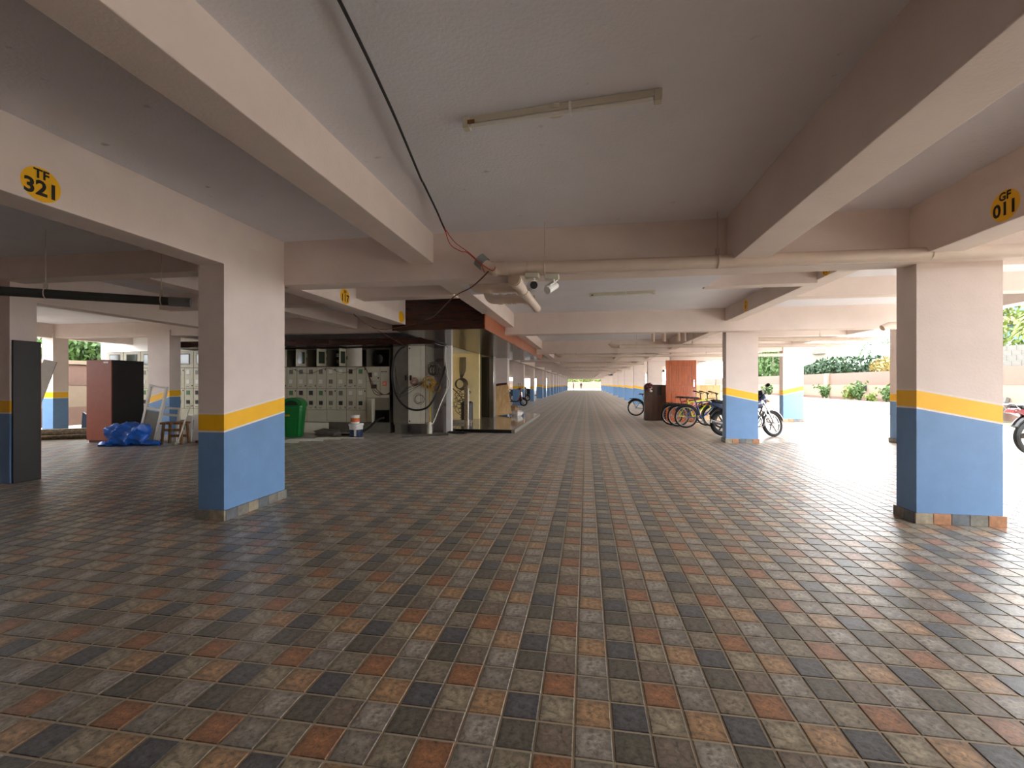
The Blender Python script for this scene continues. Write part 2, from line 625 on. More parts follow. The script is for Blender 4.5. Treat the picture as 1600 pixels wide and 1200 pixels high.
o = MB().box(8.3, 13.7, -30, 200, -0.25, -0.008).build('driveway', 'driveway')
tag(o, 'pale paved driveway between the garage and the planter', 'driveway', kind='structure')
o = MB().box(-17.2, -15.9, -30, 200, -0.25, -0.012).build('side_path', 'driveway')
tag(o, 'narrow pale path between the garage and the banded boundary wall', 'path', kind='structure')
o = MB().box(-15.9, 8.3, 118, 150, -0.25, -0.01).build('exit_drive', 'exit_paving')
tag(o, 'bright paved drive beyond the far end of the aisle', 'driveway', kind='structure')

# ------------------------------------------------------------------ ceiling and beams
CZ = 3.14
ceil = MB().box(-15.6, 8.0, -16, 118, CZ, CZ + 0.2).build('ceiling', 'ceiling')
tag(ceil, 'pale lavender plastered slab over the whole parking floor', 'ceiling', kind='structure')


def beam(x0, x1, y0, y1, z0, m='plaster'):
    return MB().box(x0, x1, y0, y1, z0, CZ + 0.02).build('beam', m, ceil, bevel=0.006)


CROSS = [11.1, 18.4, 25.3, 32.8, 40.4, 48.4, 57.5, 69.0, 80.0, 92.0, 104.0, 116.5]
beam(-3.7, 7.9, 5.07, 5.37, 2.61)
beam(-8.2, -3.95, 5.08, 5.36, 2.84)
for y in CROSS:
    beam(-3.7, 7.9, y, y + 0.3, 2.62)
    beam(-15.6, -3.95, y - 0.15, y + 0.15, 2.74)
lb0 = beam(-3.96, -3.66, -16, 5.1, 2.63)
lb1 = beam(-3.95, -3.66, 5.3, 118, 2.62)
beam(-2.03, -1.75, -16, 5.1, 2.80)
beam(-2.05, -1.76, 5.3, 118, 2.80)
beam(1.45, 1.78, -16, 5.1, 2.645)
beam(1.45, 1.75, 18.6, 118, 2.72)
rb0 = beam(3.15, 3.45, -16, 5.1, 2.63)
rb1 = beam(3.15, 3.42, 5.3, 11.2, 2.84)
beam(3.15, 3.42, 11.3, 118, 2.74)
beam(7.55, 7.87, -16, 118, 2.84)
beam(-8.45, -8.15, -16, 11.2, 2.62)
beam(-6.1, -5.82, 5.3, 11.0, 2.82)
beam(-12.06, -11.8, 11.2, 60, 2.8)
beam(-15.6, -15.3, -16, 118, 2.74)
beam(-8.2, -3.9, 7.6, 7.85, 2.84)
# right-hand bays: lesser cross beams between the aisle row and the outer row
for y in (8.2, 14.8, 21.8):
    beam(3.4, 7.6, y, y + 0.25, 2.84)
# sunken slab and its edge beams in the second bay (and again further on)
beam(-1.77, 1.72, 5.3, 6.95, 2.80, 'ceiling')
beam(1.70, 3.16, 6.9, 7.12, 2.80)
beam(-3.67, -2.03, 6.85, 7.12, 2.78)
beam(-1.77, 0.4, 11.4, 13.2, 2.80)
beam(3.4, 7.6, 5.3, 6.3, 2.86, 'ceiling')


# ------------------------------------------------------------------ painted parking numbers
def text_mesh(s, size, off=0.032):
    cu = bpy.data.curves.new('t', 'FONT')
    cu.body = s
    cu.size = size
    cu.align_x = 'CENTER'
    cu.align_y = 'CENTER'
    cu.offset = off * size
    cu.resolution_u = 3
    to = bpy.data.objects.new('t', cu)
    COL.objects.link(to)
    bpy.context.view_layer.update()
    me = bpy.data.meshes.new_from_object(to.evaluated_get(bpy.context.evaluated_depsgraph_get()))
    vs = [tuple(v.co) for v in me.vertices]
    fs = [tuple(p.vertices) for p in me.polygons]
    bpy.data.objects.remove(to)
    bpy.data.curves.remove(cu)
    bpy.data.meshes.remove(me)
    return vs, fs


def parking_number(parent, X, Y, Z, face, w, h, lines, label):
    """painted oval on the side of a beam; face = +1 looks to +X, -1 to -X"""
    mb = MB()
    # local frame: a to the reader's right, b up
    R4 = Matrix(((0, 0, face, X), (face, 0, 0, Y), (0, 1, 0, Z), (0, 0, 0, 1)))
    mb.M = R4
    n = 32
    vs = [(w / 2 * math.cos(2 * PI * k / n), h / 2 * math.sin(2 * PI * k / n), 0.0015) for k in range(n)]
    mb.add(vs, [tuple(range(n))], 0)
    for s, size, oy in lines:
        tv, tf = text_mesh(s, size)
        mb.add([(x, y + oy, 0.003) for x, y, z in tv], tf, 1)
    o = mb.build('parking_number', ['yellow_paint', 'black_paint'], parent)
    o['label'] = label
    return o


parking_number(lb0, -3.66, 2.545, 2.755, 1, 0.235, 0.23, [('TF', 0.085, 0.066), ('321', 0.138, -0.03)], 'yellow oval painted TF 321')
parking_number(rb0, 3.15, 4.03, 2.76, -1, 0.25, 0.235, [('GF', 0.085, 0.07), ('011', 0.138, -0.028)], 'yellow oval painted GF 011')
parking_number(lb1, -3.66, 6.5, 2.745, 1, 0.28, 0.235, [('FF', 0.08, 0.06), ('117', 0.15, -0.03)], 'yellow oval painted FF 117')
parking_number(lb1, -3.66, 8.66, 2.745, 1, 0.26, 0.23, [], 'blank yellow oval')
parking_number(rb1, 3.15, 6.64, 2.955, -1, 0.27, 0.23, [('FF', 0.07, 0.065), ('110', 0.14, -0.03)], 'yellow oval painted 110')
parking_number(rb1, 3.15, 9.75, 2.97, -1, 0.26, 0.235, [('F', 0.08, 0.05), ('0', 0.11, -0.03)], 'small yellow oval painted with a nought')


# ------------------------------------------------------------------ columns
def column(x0, x1, y0, y1, zb, label, group, ztop=2.9, skirt=None, th=0.165):
    mb = MB()
    cs = [(x0, y0), (x1, y0), (x1, y1), (x0, y1)]
    for a in range(4):
        b2 = (a + 1) % 4
        la = [0, zb[a] - 0.018, zb[a], zb[a] + th, zb[a] + th + 0.02, ztop]
        lb = [0, zb[b2] - 0.018, zb[b2], zb[b2] + th, zb[b2] + th + 0.02, ztop]
        for k, mi in enumerate((1, 2, 3, 2, 0)):
            mb.add([(cs[a][0], cs[a][1], la[k]), (cs[b2][0], cs[b2][1], lb[k]), (cs[b2][0], cs[b2][1], lb[k + 1]), (cs[a][0], cs[a][1], la[k + 1])], [(0, 1, 2, 3)], mi)
    mb.add([(c[0], c[1], ztop) for c in cs], [(0, 1, 2, 3)], 0)
    mb.add([(c[0], c[1], 0) for c in cs], [(3, 2, 1, 0)], 1)
    o = mb.top('column', ['plaster', 'blue_paint', 'white_line', 'yellow_paint'], label, 'column', group, kind='structure')
    if skirt:
        h, t, gap = 0.105, 0.022, 0.005
        cx, cyy = (x0 + x1) / 2, (y0 + y1) / 2
        n = 0
        for side, L in (('S', x1 - x0), ('E', y1 - y0), ('N', x1 - x0), ('W', y1 - y0)):
            e = t if side in 'SN' else 0.0
            L2 = L + 2 * e
            k = max(1, round(L2 / 0.165))
            for q in range(k):
                a0, a1 = -L2 / 2 + q * L2 / k + gap / 2, -L2 / 2 + (q + 1) * L2 / k - gap / 2
                m2 = MB()
                if side == 'S':
                    m2.box(a0, a1, -(y1 - y0) / 2 - t, -(y1 - y0) / 2, 0, h)
                elif side == 'N':
                    m2.box(a0, a1, (y1 - y0) / 2, (y1 - y0) / 2 + t, 0, h)
                elif side == 'E':
                    m2.box((x1 - x0) / 2, (x1 - x0) / 2 + t, a0, a1, 0, h)
                else:
                    m2.box(-(x1 - x0) / 2 - t, -(x1 - x0) / 2, a0, a1, 0, h)
                m2.build('skirting_tile', skirt[n % len(skirt)], o, bevel=0.002)
                n += 1
    return o


G1, G2, G3, G4 = 'columns of the left aisle row', 'columns of the right aisle row', 'columns of the outer right row', 'columns of the outer left rows'
SKA = ['skirt_grey', 'skirt_beige', 'skirt_slate', 'skirt_grey', 'skirt_beige', 'skirt_slate', 'skirt_grey']
SKB = ['skirt_beige', 'skirt_rust', 'skirt_slate', 'skirt_grey', 'skirt_rust']
column(-3.96, -3.66, 4.13, 5.08, (0.92, 0.92, 1.07, 1.07), 'nearest left column, narrow front, blue foot and rising yellow stripe', G1, skirt=SKA)
column(3.28, 4.03, 5.18, 5.48, (1.17, 1.02, 1.02, 1.17), 'nearest right column with wide front and falling yellow stripe', G2, skirt=SKB)
column(3.28, 3.99, 11.5, 11.8, (1.15, 1.0, 1.0, 1.15), 'wide column in front of the parked motorcycle', G2, skirt=SKB)
ys = [18.56, 25.4, 32.9, 40.5, 48.5, 57.6, 69, 80.4, 92.7, 104]
for k, y in enumerate(ys):
    w = 0.8 if k % 2 == 0 else 0.75
    nm = 'column behind the orange wooden door' if k == 0 else '%s column of the right aisle row counted from the camera' % ORD[k + 2]
    column(3.28, 3.28 + w, y, y + 0.35, (1.14, 1.0, 1.0, 1.14), nm, G2)
LC = [(-3.9, -3.29, 19.0, 'wide column behind the leaning plywood sheet'), (-4.73, -4.0, 29.3, 'column behind the parked red scooter')]
for k, (a, b2, y, nm) in enumerate(LC):
    column(a, b2, y, y + 0.5, (1.1, 1.1, 1.2, 1.2), nm, G1)
for k, (y, w) in enumerate(((36.7, 0.3), (44.4, 0.62), (48.0, 0.3), (53.2, 0.34), (58.9, 0.4), (64.6, 0.4), (69.9, 0.4), (76, 0.4), (81.2, 0.4), (87, 0.4), (95, 0.4), (104, 0.4))):
    column(-4.2 - w, -4.2, y, y + 0.7, (1.0, 1.0, 1.12, 1.12) if w < 0.6 else (1.18, 1.08, 1.1, 1.1), '%s column of the left aisle row counted from the camera' % ORD[k + 3], G1)
column(7.25, 7.95, 12.0, 12.35, (1.0, 1.15, 1.15, 1.0), 'outer column half hidden behind the nearest right column', G3, skirt=SKB)
column(7.23, 7.92, 18.35, 18.7, (1.0, 1.17, 1.17, 1.0), 'outer column beside the motorcycle with rising stripe', G3, skirt=SKB)
for k, y in enumerate((25.3, 32.8, 40.4, 48.4, 57.5, 69, 80, 92, 104)):
    column(7.25, 7.95, y, y + 0.35, (1.0, 1.15, 1.15, 1.0), '%s column of the outer right row counted from the camera' % ORD[k + 2], G3)
column(-8.7, -7.99, 5.18, 5.5, (1.0, 1.0, 1.0, 1.0), 'column at the left picture edge beside the black board', G4)
column(-12.06, -11.36, 10.9, 11.25, (0.86, 1.06, 1.06, 0.86), 'column behind the leaning white window frame', G4)
column(-15.64, -15.26, 10.9, 11.3, (1.0, 1.0, 1.0, 1.0), 'far left column behind the leaning grey boards', G4)
for k, (x, y) in enumerate(((-9.0, 25.3), (-9.0, 32.8), (-9.0, 40.4), (-15.5, 18.4), (-15.5, 25.3), (-15.5, 32.8))):
    column(x - 0.35, x, y, y + 0.6, (1.0, 1.0, 1.12, 1.12), '%s column of the outer left rows behind the lift lobby' % ORD[k], G4)

o = MB().box(-15.6, 8.0, -5.2, -5.0, 0, CZ).build('wall_added_back', 'plaster')  # unseen wall, added to keep light from behind off the column fronts
tag(o, 'plain unseen wall added behind the camera to darken the column fronts', 'wall', kind='structure')
o = MB().box(7.9, 8.1, -5.0, -2.2, 0, CZ).build('wall_added_right', 'plaster')  # unseen wall, added to dim the front of the nearest right column
tag(o, 'plain unseen wall added at right behind the camera to cut the light', 'wall', kind='structure')
o = MB().box(-15.8, -15.6, -5.2, 4.5, 0, CZ).build('wall_added_left', 'plaster')  # unseen wall, added to shut out light from the near left
tag(o, 'plain unseen wall added at left beside the camera to cut the light', 'wall', kind='structure')
# ------------------------------------------------------------------ switchroom and lobby shell
o = MB().box(-11.2, -4.05, 12.95, 13.1, 0, CZ).build('wall_switchroom', 'lavender_wall')  # right end shows; the hidden run is added to stop light leaking
tag(o, 'stained lavender wall behind the switchgear, its hidden run added against light leaks', 'wall', kind='structure')
o = MB().box(-3.95, -3.80, 12.56, 12.68, 0.0, 2.62).build('trim_1', 'white_wall')
tag(o, 'bright white upright edge between switchgear and lift lobby', 'trim', kind='structure')
o = MB().box(-4.05, -3.95, 12.62, 13.1, 0, CZ).build('wall_partition', 'lavender_wall')
tag(o, 'short partition behind the white upright edge', 'wall', kind='structure')
o = MB().box(-5.3, -3.96, 16.6, 16.8, 0, CZ).build('wall_lobby', 'beige_wall')
tag(o, 'beige lobby wall with hanging cable coils', 'wall', kind='structure')
o = MB().box(-5.5, -5.3, 13.0, 16.8, 0, CZ).build('wall_lobby_side', 'beige_wall')
tag(o, 'beige side wall inside the lobby', 'wall', kind='structure')
o = MB().box(-5.5, -4.0, 12.98, 19.5, 2.55, 2.6).build('ceiling_lobby', 'white_wall')
tag(o, 'white lowered ceiling inside the lobby', 'ceiling', kind='structure')
lift = thing('lift_door', (-3.87, 17.4, 0.1), 0, 'black lift doorway with brushed steel jambs on the granite step', 'lift door')
MB().box(-0.29, -0.17, 0, 0.12, 0, 2.35).build('jamb', 'steel', lift)
MB().box(0.14, 0.30, 0, 0.12, 0, 2.35).build('jamb', 'steel', lift)
MB().box(-0.17, 0.14, 0.02, 0.1, 0, 2.35).build('door_leaf', 'granite_black', lift)
MB().box(-0.29, 0.30, 0, 0.12, 2.35, 2.45).build('head', 'steel', lift)
o = MB().box(-4.6, -3.62, 17.53, 18.2, 0, 2.6).build('wall_lift', 'grey_laminate')
tag(o, 'lift shaft wall behind the black lift doorway', 'wall', kind='structure')

step = MB().box(-3.8, -2.03, 12.8, 20.0, 0, 0.1).build('lobby_step', 'granite')
MB().box(-3.8, -2.1, 12.78, 12.8, 0, 0.098).build('front_edge', 'granite_black', step)
MB().box(-2.03, -2.0, 12.78, 20.0, 0.0, 0.105).build('side_edge', 'concrete', step)
MB().box(-5.3, -3.8, 13.1, 18.0, 0, 0.1).build('back_slab', 'granite', step)
tag(step, 'low polished granite step in front of the lift lobby', 'step', kind='structure')

o = MB().box(-16.6, -12.2, 13.3, 13.5, 2.25, CZ).build('wall_upper', 'white_wall')
tag(o, 'white wall strip above the switchgear at far left', 'wall', kind='structure')
can = thing('wood_canopy', (-2.96, 14.8, 2.5), 0, 'dark wood-laminate canopy hanging over the lobby step', 'canopy', kind='structure')
MB().box(-0.92, 0.95, -5.9, 6.0, 0, 0.012).build('soffit', 'maroon_laminate', can)
MB().box(-0.70, 0.90, -5.93, -5.9, 0, 0.63).build('front_panel', 'maroon_laminate', can)
MB().box(0.90, 0.955, -5.93, -5.9, 0, 0.295).build('front_panel', 'maroon_laminate', can)
MB().box(-0.99, -0.70, -5.93, -5.9, 0, 0.115).build('front_panel', 'maroon_laminate', can)
for k in range(6):
    MB().box(0.95, 0.972, -5.93 + k * 1.99 + 0.004, -5.93 + (k + 1) * 1.99 - 0.004, 0, 0.295).build('side_panel', 'orange_laminate', can)
MB().box(-0.92, -0.9, -5.9, 6.0, 0, 0.2).build('back_panel', 'maroon_laminate', can)
can2 = thing('wood_soffit', (-8.0, 11.9, 2.45), 0, 'dark wood-laminate soffit above the switchgear', 'soffit', kind='structure')
MB().box(-4.2, 4.1, -0.45, 0.9, 0, 0.015).build('soffit', 'maroon_laminate', can2)
MB().box(-4.2, 4.1, -0.47, -0.45, 0, 0.17).build('front_panel', 'maroon_laminate', can2)

# ------------------------------------------------------------------ outside walls


def banded_wall(name, x0, x1, y0, y1, label):
    f = 1 if x0 < 0 else -1
    o = MB().box(x0, x1, y0, y1, 0, 0.62).build(name, 'pink_wall')
    MB().box(x0 + 0.01, x1 - 0.01, y0, y1, 0.62, 1.36).build('cream_band', 'cream_wall', o)
    MB().box(x0, x1, y0, y1, 1.36, 2.07).build('pink_band', 'pink_wall', o)
    tag(o, label, 'wall', kind='structure')
    return o


wr = banded_wall('wall_right', 15.5, 15.7, -10, 120, 'pink and cream banded boundary wall behind the planter')
for k, y in enumerate((32.3, 39, 45.5, 52, 58.5, 65)):
    MB().box(15.36, 15.5, y, y + 0.45, 0, 2.08).build('pier', 'cream_wall', wr, bevel=0.01)
blk = MB().box(0, 0.15, 0.005, 0.395, 0.005, 0.185).mesh('block', 'block')
for r in range(4):
    for k in range(15):
        b = bpy.data.objects.new('block', blk)
        COL.objects.link(b)
        b.parent = wr
        b.location = (15.52, 16.0 + k * 0.4 + (0.2 if r % 2 else 0), 2.07 + r * 0.19)
MB().box(15.53, 15.66, 16, 22.2, 2.07, 2.82).build('mortar', 'grout', wr)
lamp = thing('wall_lamp', (15.42, 28.5, 1.02), 0, 'small dark wall lamp on the cream band of the boundary wall', 'lamp')
MB().box(-0.06, 0.08, -0.12, 0.12, 0, 0.32).build('housing', 'car_dark', lamp, bevel=0.01)
MB().box(-0.075, -0.06, -0.08, 0.08, 0.05, 0.2).build('lens', 'far_wall', lamp)
pl = MB().box(13.7, 13.95, 21.5, 110, 0, 0.54).build('planter', 'concrete', bevel=0.015)
MB().box(13.95, 15.5, 21.7, 110, 0, 0.46).build('soil', 'soil', pl)
MB().box(13.95, 15.5, 21.5, 21.7, 0, 0.54).build('end_wall', 'concrete', pl)
tag(pl, 'long low concrete planter along the boundary wall', 'planter', kind='structure')
wl = banded_wall('wall_left', -17.4, -17.2, -10, 120, 'pink and cream banded boundary wall on the left')
MB().box(-17.45, -17.15, -10, 120, 2.07, 2.2).build('coping', 'cream_wall', wl)

# ------------------------------------------------------------------ ceiling services


def tube_light(x0, y0, x1, y1, label, z=CZ):
    c = ((x0 + x1) / 2, (y0 + y1) / 2, z - 0.075)
    L = math.hypot(x1 - x0, y1 - y0)
    t = thing('tube_light', c, math.atan2(y1 - y0, x1 - x0), label, 'light', 'unlit tube lights on the ceiling')
    MB().chbox(-L / 2, L / 2, -0.022, 0.022, 0.03, 0.075, 0.004).build('batten', 'cream_plastic', t)
    MB().cyl((-L / 2 + 0.03, -0.012, 0.015), (L / 2 - 0.03, -0.012, 0.015), 0.014).build('tube', 'white_plastic', t, smooth=True)
    for s in (-1, 1):
        MB().box(s * L / 2 - 0.022, s * L / 2 + 0.022, -0.03, 0.026, 0.0, 0.07).build('end_cap', 'cream_plastic', t, bevel=0.004)
    MB().box(-L / 2 + 0.012, -L / 2 + 0.06, -0.0315, -0.029, 0.02, 0.045).build('maker_label', 'stool_wood', t)
    MB().lathe([(0.062, 0.045), (0.062, 0.075)], 20, (-0.02, 0.03, 0)).build('ceiling_rose', 'cream_plastic', t, smooth=True)
    MB().box(0.07, 0.085, -0.028, 0.024, 0.0, 0.074).build('clip', 'white_plastic', t)
    return t


tube_light(-0.77, 2.9, 0.42, 2.8, 'unlit white tube light on the ceiling nearest the camera')
tube_light(0.08, 8.87, 1.24, 8.78, 'unlit white tube light beyond the first cross beam')
tube_light(-5.9, 8.6, -4.8, 8.5, 'unlit tube light above the white floor strips left of the aisle')


def hanger(parent, x, y, z, r, top=CZ):
    m = MB()
    m.cyl((x, y, z + r), (x, y, top), 0.005, n=6)
    m.ring((x, y, z), r + 0.006, 0.006, 'X', 16, 6)
    m.box(x - 0.018, x + 0.018, y - 0.012, y + 0.012, z + r, z + r + 0.07)
    return m.build('hanger', 'rod', parent)


# the long drain pipe across the front of the first cross beam, with its fittings
dp = thing('drain_pipe', (0, 4.88, 2.64), 0, 'long pale drain pipe hung across the aisle before the first cross beam', 'pipe')
R1 = 0.062
MB().cyl((-0.62, 0, 0.012), (7.5, 0, -0.035), R1, n=20).build('pipe_run', 'pvc', dp, smooth=True)
for x, r, w in ((-0.98, 0.074, 0.02), (-0.86, 0.07, 0.02), (-0.72, 0.074, 0.09), (-0.55, 0.072, 0.07)):
    MB().cyl((x - w, 0, 0.012), (x + w, 0, 0.012), r, n=20).build('coupling', 'pvc', dp, smooth=True)
MB().cyl((-1.02, 0, 0.012), (-0.5, 0, 0.012), R1 + 0.003, n=20).build('sleeve', 'pvc', dp, smooth=True)
MB().tube([(-0.98, 0, 0.012), (-1.06, 0, 0.03), (-1.12, 0, 0.085)], R1 + 0.004, 20).build('bend', 'pvc', dp, smooth=True)
MB().cyl((-1.1, 0, 0.07), (-1.165, 0, 0.13), R1 + 0.014, n=20).build('end_cap', 'pvc_grey', dp, smooth=True)
for x in (-0.44, 1.31, 3.2, 5.6):
    hanger(dp, x, 0, 0.0, R1, CZ - 2.64)
bp = thing('branch_pipe', (-0.79, 5.0, 2.56), 0, 'thick pale pipe running away under the drain pipe', 'pipe')
MB().cyl((0, -0.02, 0.0), (0.02, 2.15, 0.03), 0.062, n=20).build('pipe_run', 'pvc', bp, smooth=True)
MB().cyl((0, 0.0, 0), (0.0, 0.22, 0.003), 0.074, n=20).build('coupling', 'pvc', bp, smooth=True)
MB().cyl((0.006, 0.62, 0.008), (0.007, 0.68, 0.009), 0.071, n=20).build('coupling', 'pvc', bp, smooth=True)
ec = MB().lathe([(0.068, 0.0), (0.068, 0.05), (0.045, 0.075)], 16).build('end_cap', 'pvc', bp, smooth=True)
ec.location = (0.02, 2.12, 0.03)
ec.rotation_euler = (-PI / 2, 0, 0)
hanger(bp, 0.02, 1.75, 0.03, 0.062, CZ - 2.56)


def trap_pipe(y, xa, xb, z, zt, label):
    t = thing('waste_pipe', ((xa + xb) / 2, y, z), 0, label, 'pipe', 'short waste pipes under the sunken slab')
    h = (xb - xa) / 2
    MB().tube(spline([(-h, 0, zt - z), (-h, 0, 0.1), (-h + 0.04, 0, 0.02), (-h + 0.14, 0, 0), (h - 0.15, 0, 0), (h - 0.03, 0.02, 0.0), (h, 0.12, 0.0)], 5), 0.066, 16).build('pipe_run', 'pvc', t, smooth=True)
    for q in (-0.12, 0.06, 0.17):
        MB().cyl((h * q / 0.2 * 0.5 - 0.03, 0, 0), (h * q / 0.2 * 0.5 + 0.03, 0, 0), 0.076, n=16).build('coupling', 'pvc', t, smooth=True)
    return t


trap_pipe(5.75, -1.45, -0.86, 2.64, 2.795, 'upper of the two waste pipes beside the branch pipe')
trap_pipe(6.35, -1.38, -0.84, 2.60, 2.795, 'lower waste pipe with the wide bend beside the branch pipe')


def bay_pipe(y, x0, x1, z, label, r=0.055, stub=True):
    t = thing('drain_pipe', (x0, y, z), 0, label, 'pipe', 'drain pipes across the further bays')
    L = x1 - x0
    MB().cyl((0, 0, 0), (L, 0, -0.05), r, n=12).build('pipe_run', 'pvc', t, smooth=True)
    if stub:
        MB().tube([(0, 0, 0), (-0.12, 0, 0.02), (-0.2, 0, 0.1)], r + 0.01, 12).build('bend', 'pvc', t, smooth=True)
        MB().cyl((0.1, 0, 0), (0.12, -0.3, -0.03), r, n=12).build('branch', 'pvc', t, smooth=True)
    for k in range(int(L // 1.6)):
        hanger(t, 0.6 + k * 1.6, 0, -0.01, r, CZ - z)
    return t


bay_pipe(14.2, 0.9, 7.3, 2.55, 'drain pipe hung before the column with the orange door')
bay_pipe(17.9, -1.0, 7.3, 2.5, 'long drain pipe hung across the aisle ahead of the orange door')
bay_pipe(13.2, 3.9, 7.4, 2.62, 'drain pipe hung above the parked motorcycle', stub=False)
bay_pipe(24.8, -1.2, 3.0, 2.52, 'drain pipe across the aisle beyond the orange door')
bay_pipe(32.2, -1.2, 3.0, 2.52, 'far drain pipe across the aisle near the fifth right column')
bay_pipe(39.8, -1.2, 3.0, 2.52, 'furthest drain pipe across the aisle')
t = thing('vent_pipes', (2.35, 13.6, 2.62), 0, 'row of short upright waste stubs near the wide column', 'pipe')
for k, x in enumerate((-0.45, -0.15, 0.25, 0.42)):
    MB().cyl((x, 0, 0), (x, 0, 0.52), 0.05 if k != 3 else 0.035, n=12).build('stub', 'pvc', t, smooth=True)
t = thing('spout_pipe', (6.2, 10.6, 2.62), 0, 'short pale pipe end hanging near the outer right column', 'pipe')
MB().tube([(0.35, 0, 0.0), (0.0, 0, 0.0), (-0.12, 0, -0.06)], 0.07, 14).build('pipe_run', 'pvc', t, smooth=True)
hanger(t, 0.2, 0, 0, 0.07, CZ - 2.62)

# dark pipe on the left
t = thing('dark_pipe', (-5.2, 4.72, 2.42), math.atan2(0.93, 1.5), 'dark grey pipe slung between the left columns', 'pipe')
MB().cyl((-1.6, 0, 0.0), (0.22, 0, -0.01), 0.052, n=16).build('pipe_run', 'pvc_dark', t, smooth=True)
MB().cyl((0.2, 0, -0.01), (0.42, 0, -0.01), 0.058, n=16).build('coupling', 'pvc_grey', t, smooth=True)
for x in (-0.95, 0.12):
    hanger(t, x, 0, 0, 0.052, CZ - 2.42)

# cctv cameras under the drain pipe


def cctv(x, y, z, rz, tilt, label):
    t = thing('security_camera', (x, y, z), 0, label, 'camera', 'security cameras under the drain pipe')
    MB().chbox(-0.075, 0.075, -0.05, 0.05, 0.085, 0.135, 0.006).build('junction_box', 'cream_plastic', t)
    MB().tube([(0.02, 0, 0.09), (0.02, 0, 0.05), (0.0, 0, 0.02)], 0.014, 10).build('bracket', 'white_plastic', t, smooth=True)
    Rm = Euler((tilt, 0, rz)).to_matrix().to_4x4()
    m = MB()
    m.M = Rm
    m.tube([(0, 0.09, 0), (0, -0.07, 0)], 0.042, 16)
    b = m.build('body', 'white_plastic', t, smooth=True)
    m = MB()
    m.M = Rm
    m.cyl((0, -0.068, 0), (0, -0.078, 0), 0.041, n=16)
    m.build('lens', 'black_plastic', b, smooth=True)
    m = MB()
    m.M = Rm
    m.box(-0.036, 0.036, -0.09, 0.06, 0.038, 0.046)
    m.build('sunshield', 'white_plastic', b)
    return t


cctv(-0.57, 4.84, 2.445, 0.35, 0.05, 'white security camera with black lens facing the viewer under the pipe')
cctv(-0.36, 4.84, 2.425, PI - 0.6, -0.5, 'white security camera turned away under the pipe')

# cables on the ceiling
MB().tube(spline([(-1.05, 1.3, 3.13), (-1.09, 1.89, 3.115), (-1.2, 2.7, 3.11), (-1.35, 3.58, 3.105), (-1.38, 3.75, 3.12), (-1.45, 4.3, 3.1), (-1.5, 4.6, 3.1), (-1.49, 4.72, 3.04)], 6), 0.009, 6) \
    .top('ceiling_cable', 'black_cable', 'black cable strung along the ceiling towards the drain pipe', 'cable', smooth=True)
m = MB()
m.tube(spline([(-1.49, 4.68, 3.06), (-1.40, 4.75, 2.93), (-1.25, 4.80, 2.82), (-1.13, 4.82, 2.70), (-1.08, 4.8, 2.6)], 6), 0.005, 6)
m.tube(spline([(-1.49, 4.68, 3.06), (-1.44, 4.72, 2.9), (-1.33, 4.76, 2.83), (-1.28, 4.8, 2.83), (-1.15, 4.80, 2.72), (-1.0, 4.8, 2.62), (-0.96, 4.8, 2.66)], 6), 0.005, 6)
m.top('red_wires', 'red_cable', 'thin red wires hanging from the ceiling cable to the pipe cap', 'cable', smooth=True)
MB().tube(spline([(-1.04, 4.8, 2.61), (-1.35, 5.3, 2.56), (-1.85, 6.2, 2.62), (-2.75, 8.0, 2.64), (-3.2, 8.78, 2.70)], 6), 0.008, 6) \
    .top('sagging_cable', 'brown_cable', 'brown cable sagging from the pipe cap to the dark canopy', 'cable', smooth=True)
m = MB()
m.tube(spline([(-3.95, 7.3, 2.6), (-4.0, 7.9, 2.5), (-3.95, 8.4, 2.47), (-3.7, 8.78, 2.56), (-3.4, 8.8, 2.62)], 6), 0.007, 6)
m.tube(spline([(-4.0, 7.8, 2.52), (-4.1, 9.0, 2.4), (-4.6, 11.2, 2.35), (-4.9, 11.75, 2.2)], 6), 0.006, 6)
m.top('drooping_wires', 'brown_cable', 'brown wires drooping below the beam marked FF 117', 'cable', smooth=True)

# ------------------------------------------------------------------ switchgear
PY0 = 12.2
cab_no = [0]


def meter(parent, x, z, w, h, m, y=-0.012):
    return MB().box(x - w / 2, x + w / 2, y - 0.012, y, z - h / 2, z + h / 2).build('meter_window', m, parent)


def small_door(parent, x0, x1, z0, z1, kind):
    rr = random.Random(int(abs(x0 * 97 + z0 * 31)))
    d = MB().box(x0 + 0.008, x1 - 0.008, -0.02, 0, z0 + 0.008, z1 - 0.008).build('door', 'panel_grey', parent, bevel=0.003)
    w = x1 - x0
    y = -0.02
    MB().box(x1 - 0.055, x1 - 0.03, y - 0.012, y, (z1 - 0.09 if kind % 2 else z0 + 0.06), (z1 - 0.05 if kind % 2 else z0 + 0.1)).build('latch', 'black_plastic', d)
    pal = ['meter_white', 'meter_grey', 'panel_inside', 'meter_green']
    a = 'meter_green' if kind % 7 == 0 else pal[(kind * 5) % 3]
    meter(d, x0 + w * 0.42, z1 - 0.13, w * 0.36, 0.12, a, y)
    MB().box(x0 + w * 0.2, x0 + w * 0.68, y - 0.004, y, z1 - 0.205, z1 - 0.195).build('trim_line', 'panel_dark', d)
    meter(d, x0 + w * 0.42, z0 + 0.2, w * 0.36, 0.115, pal[rr.randrange(0, 3)], y)
    MB().box(x0 + 0.2 * w, x0 + 0.5 * w, y - 0.003, y, z0 + 0.05, z0 + 0.062).build('name_strip', 'panel_inside', d)
    return d


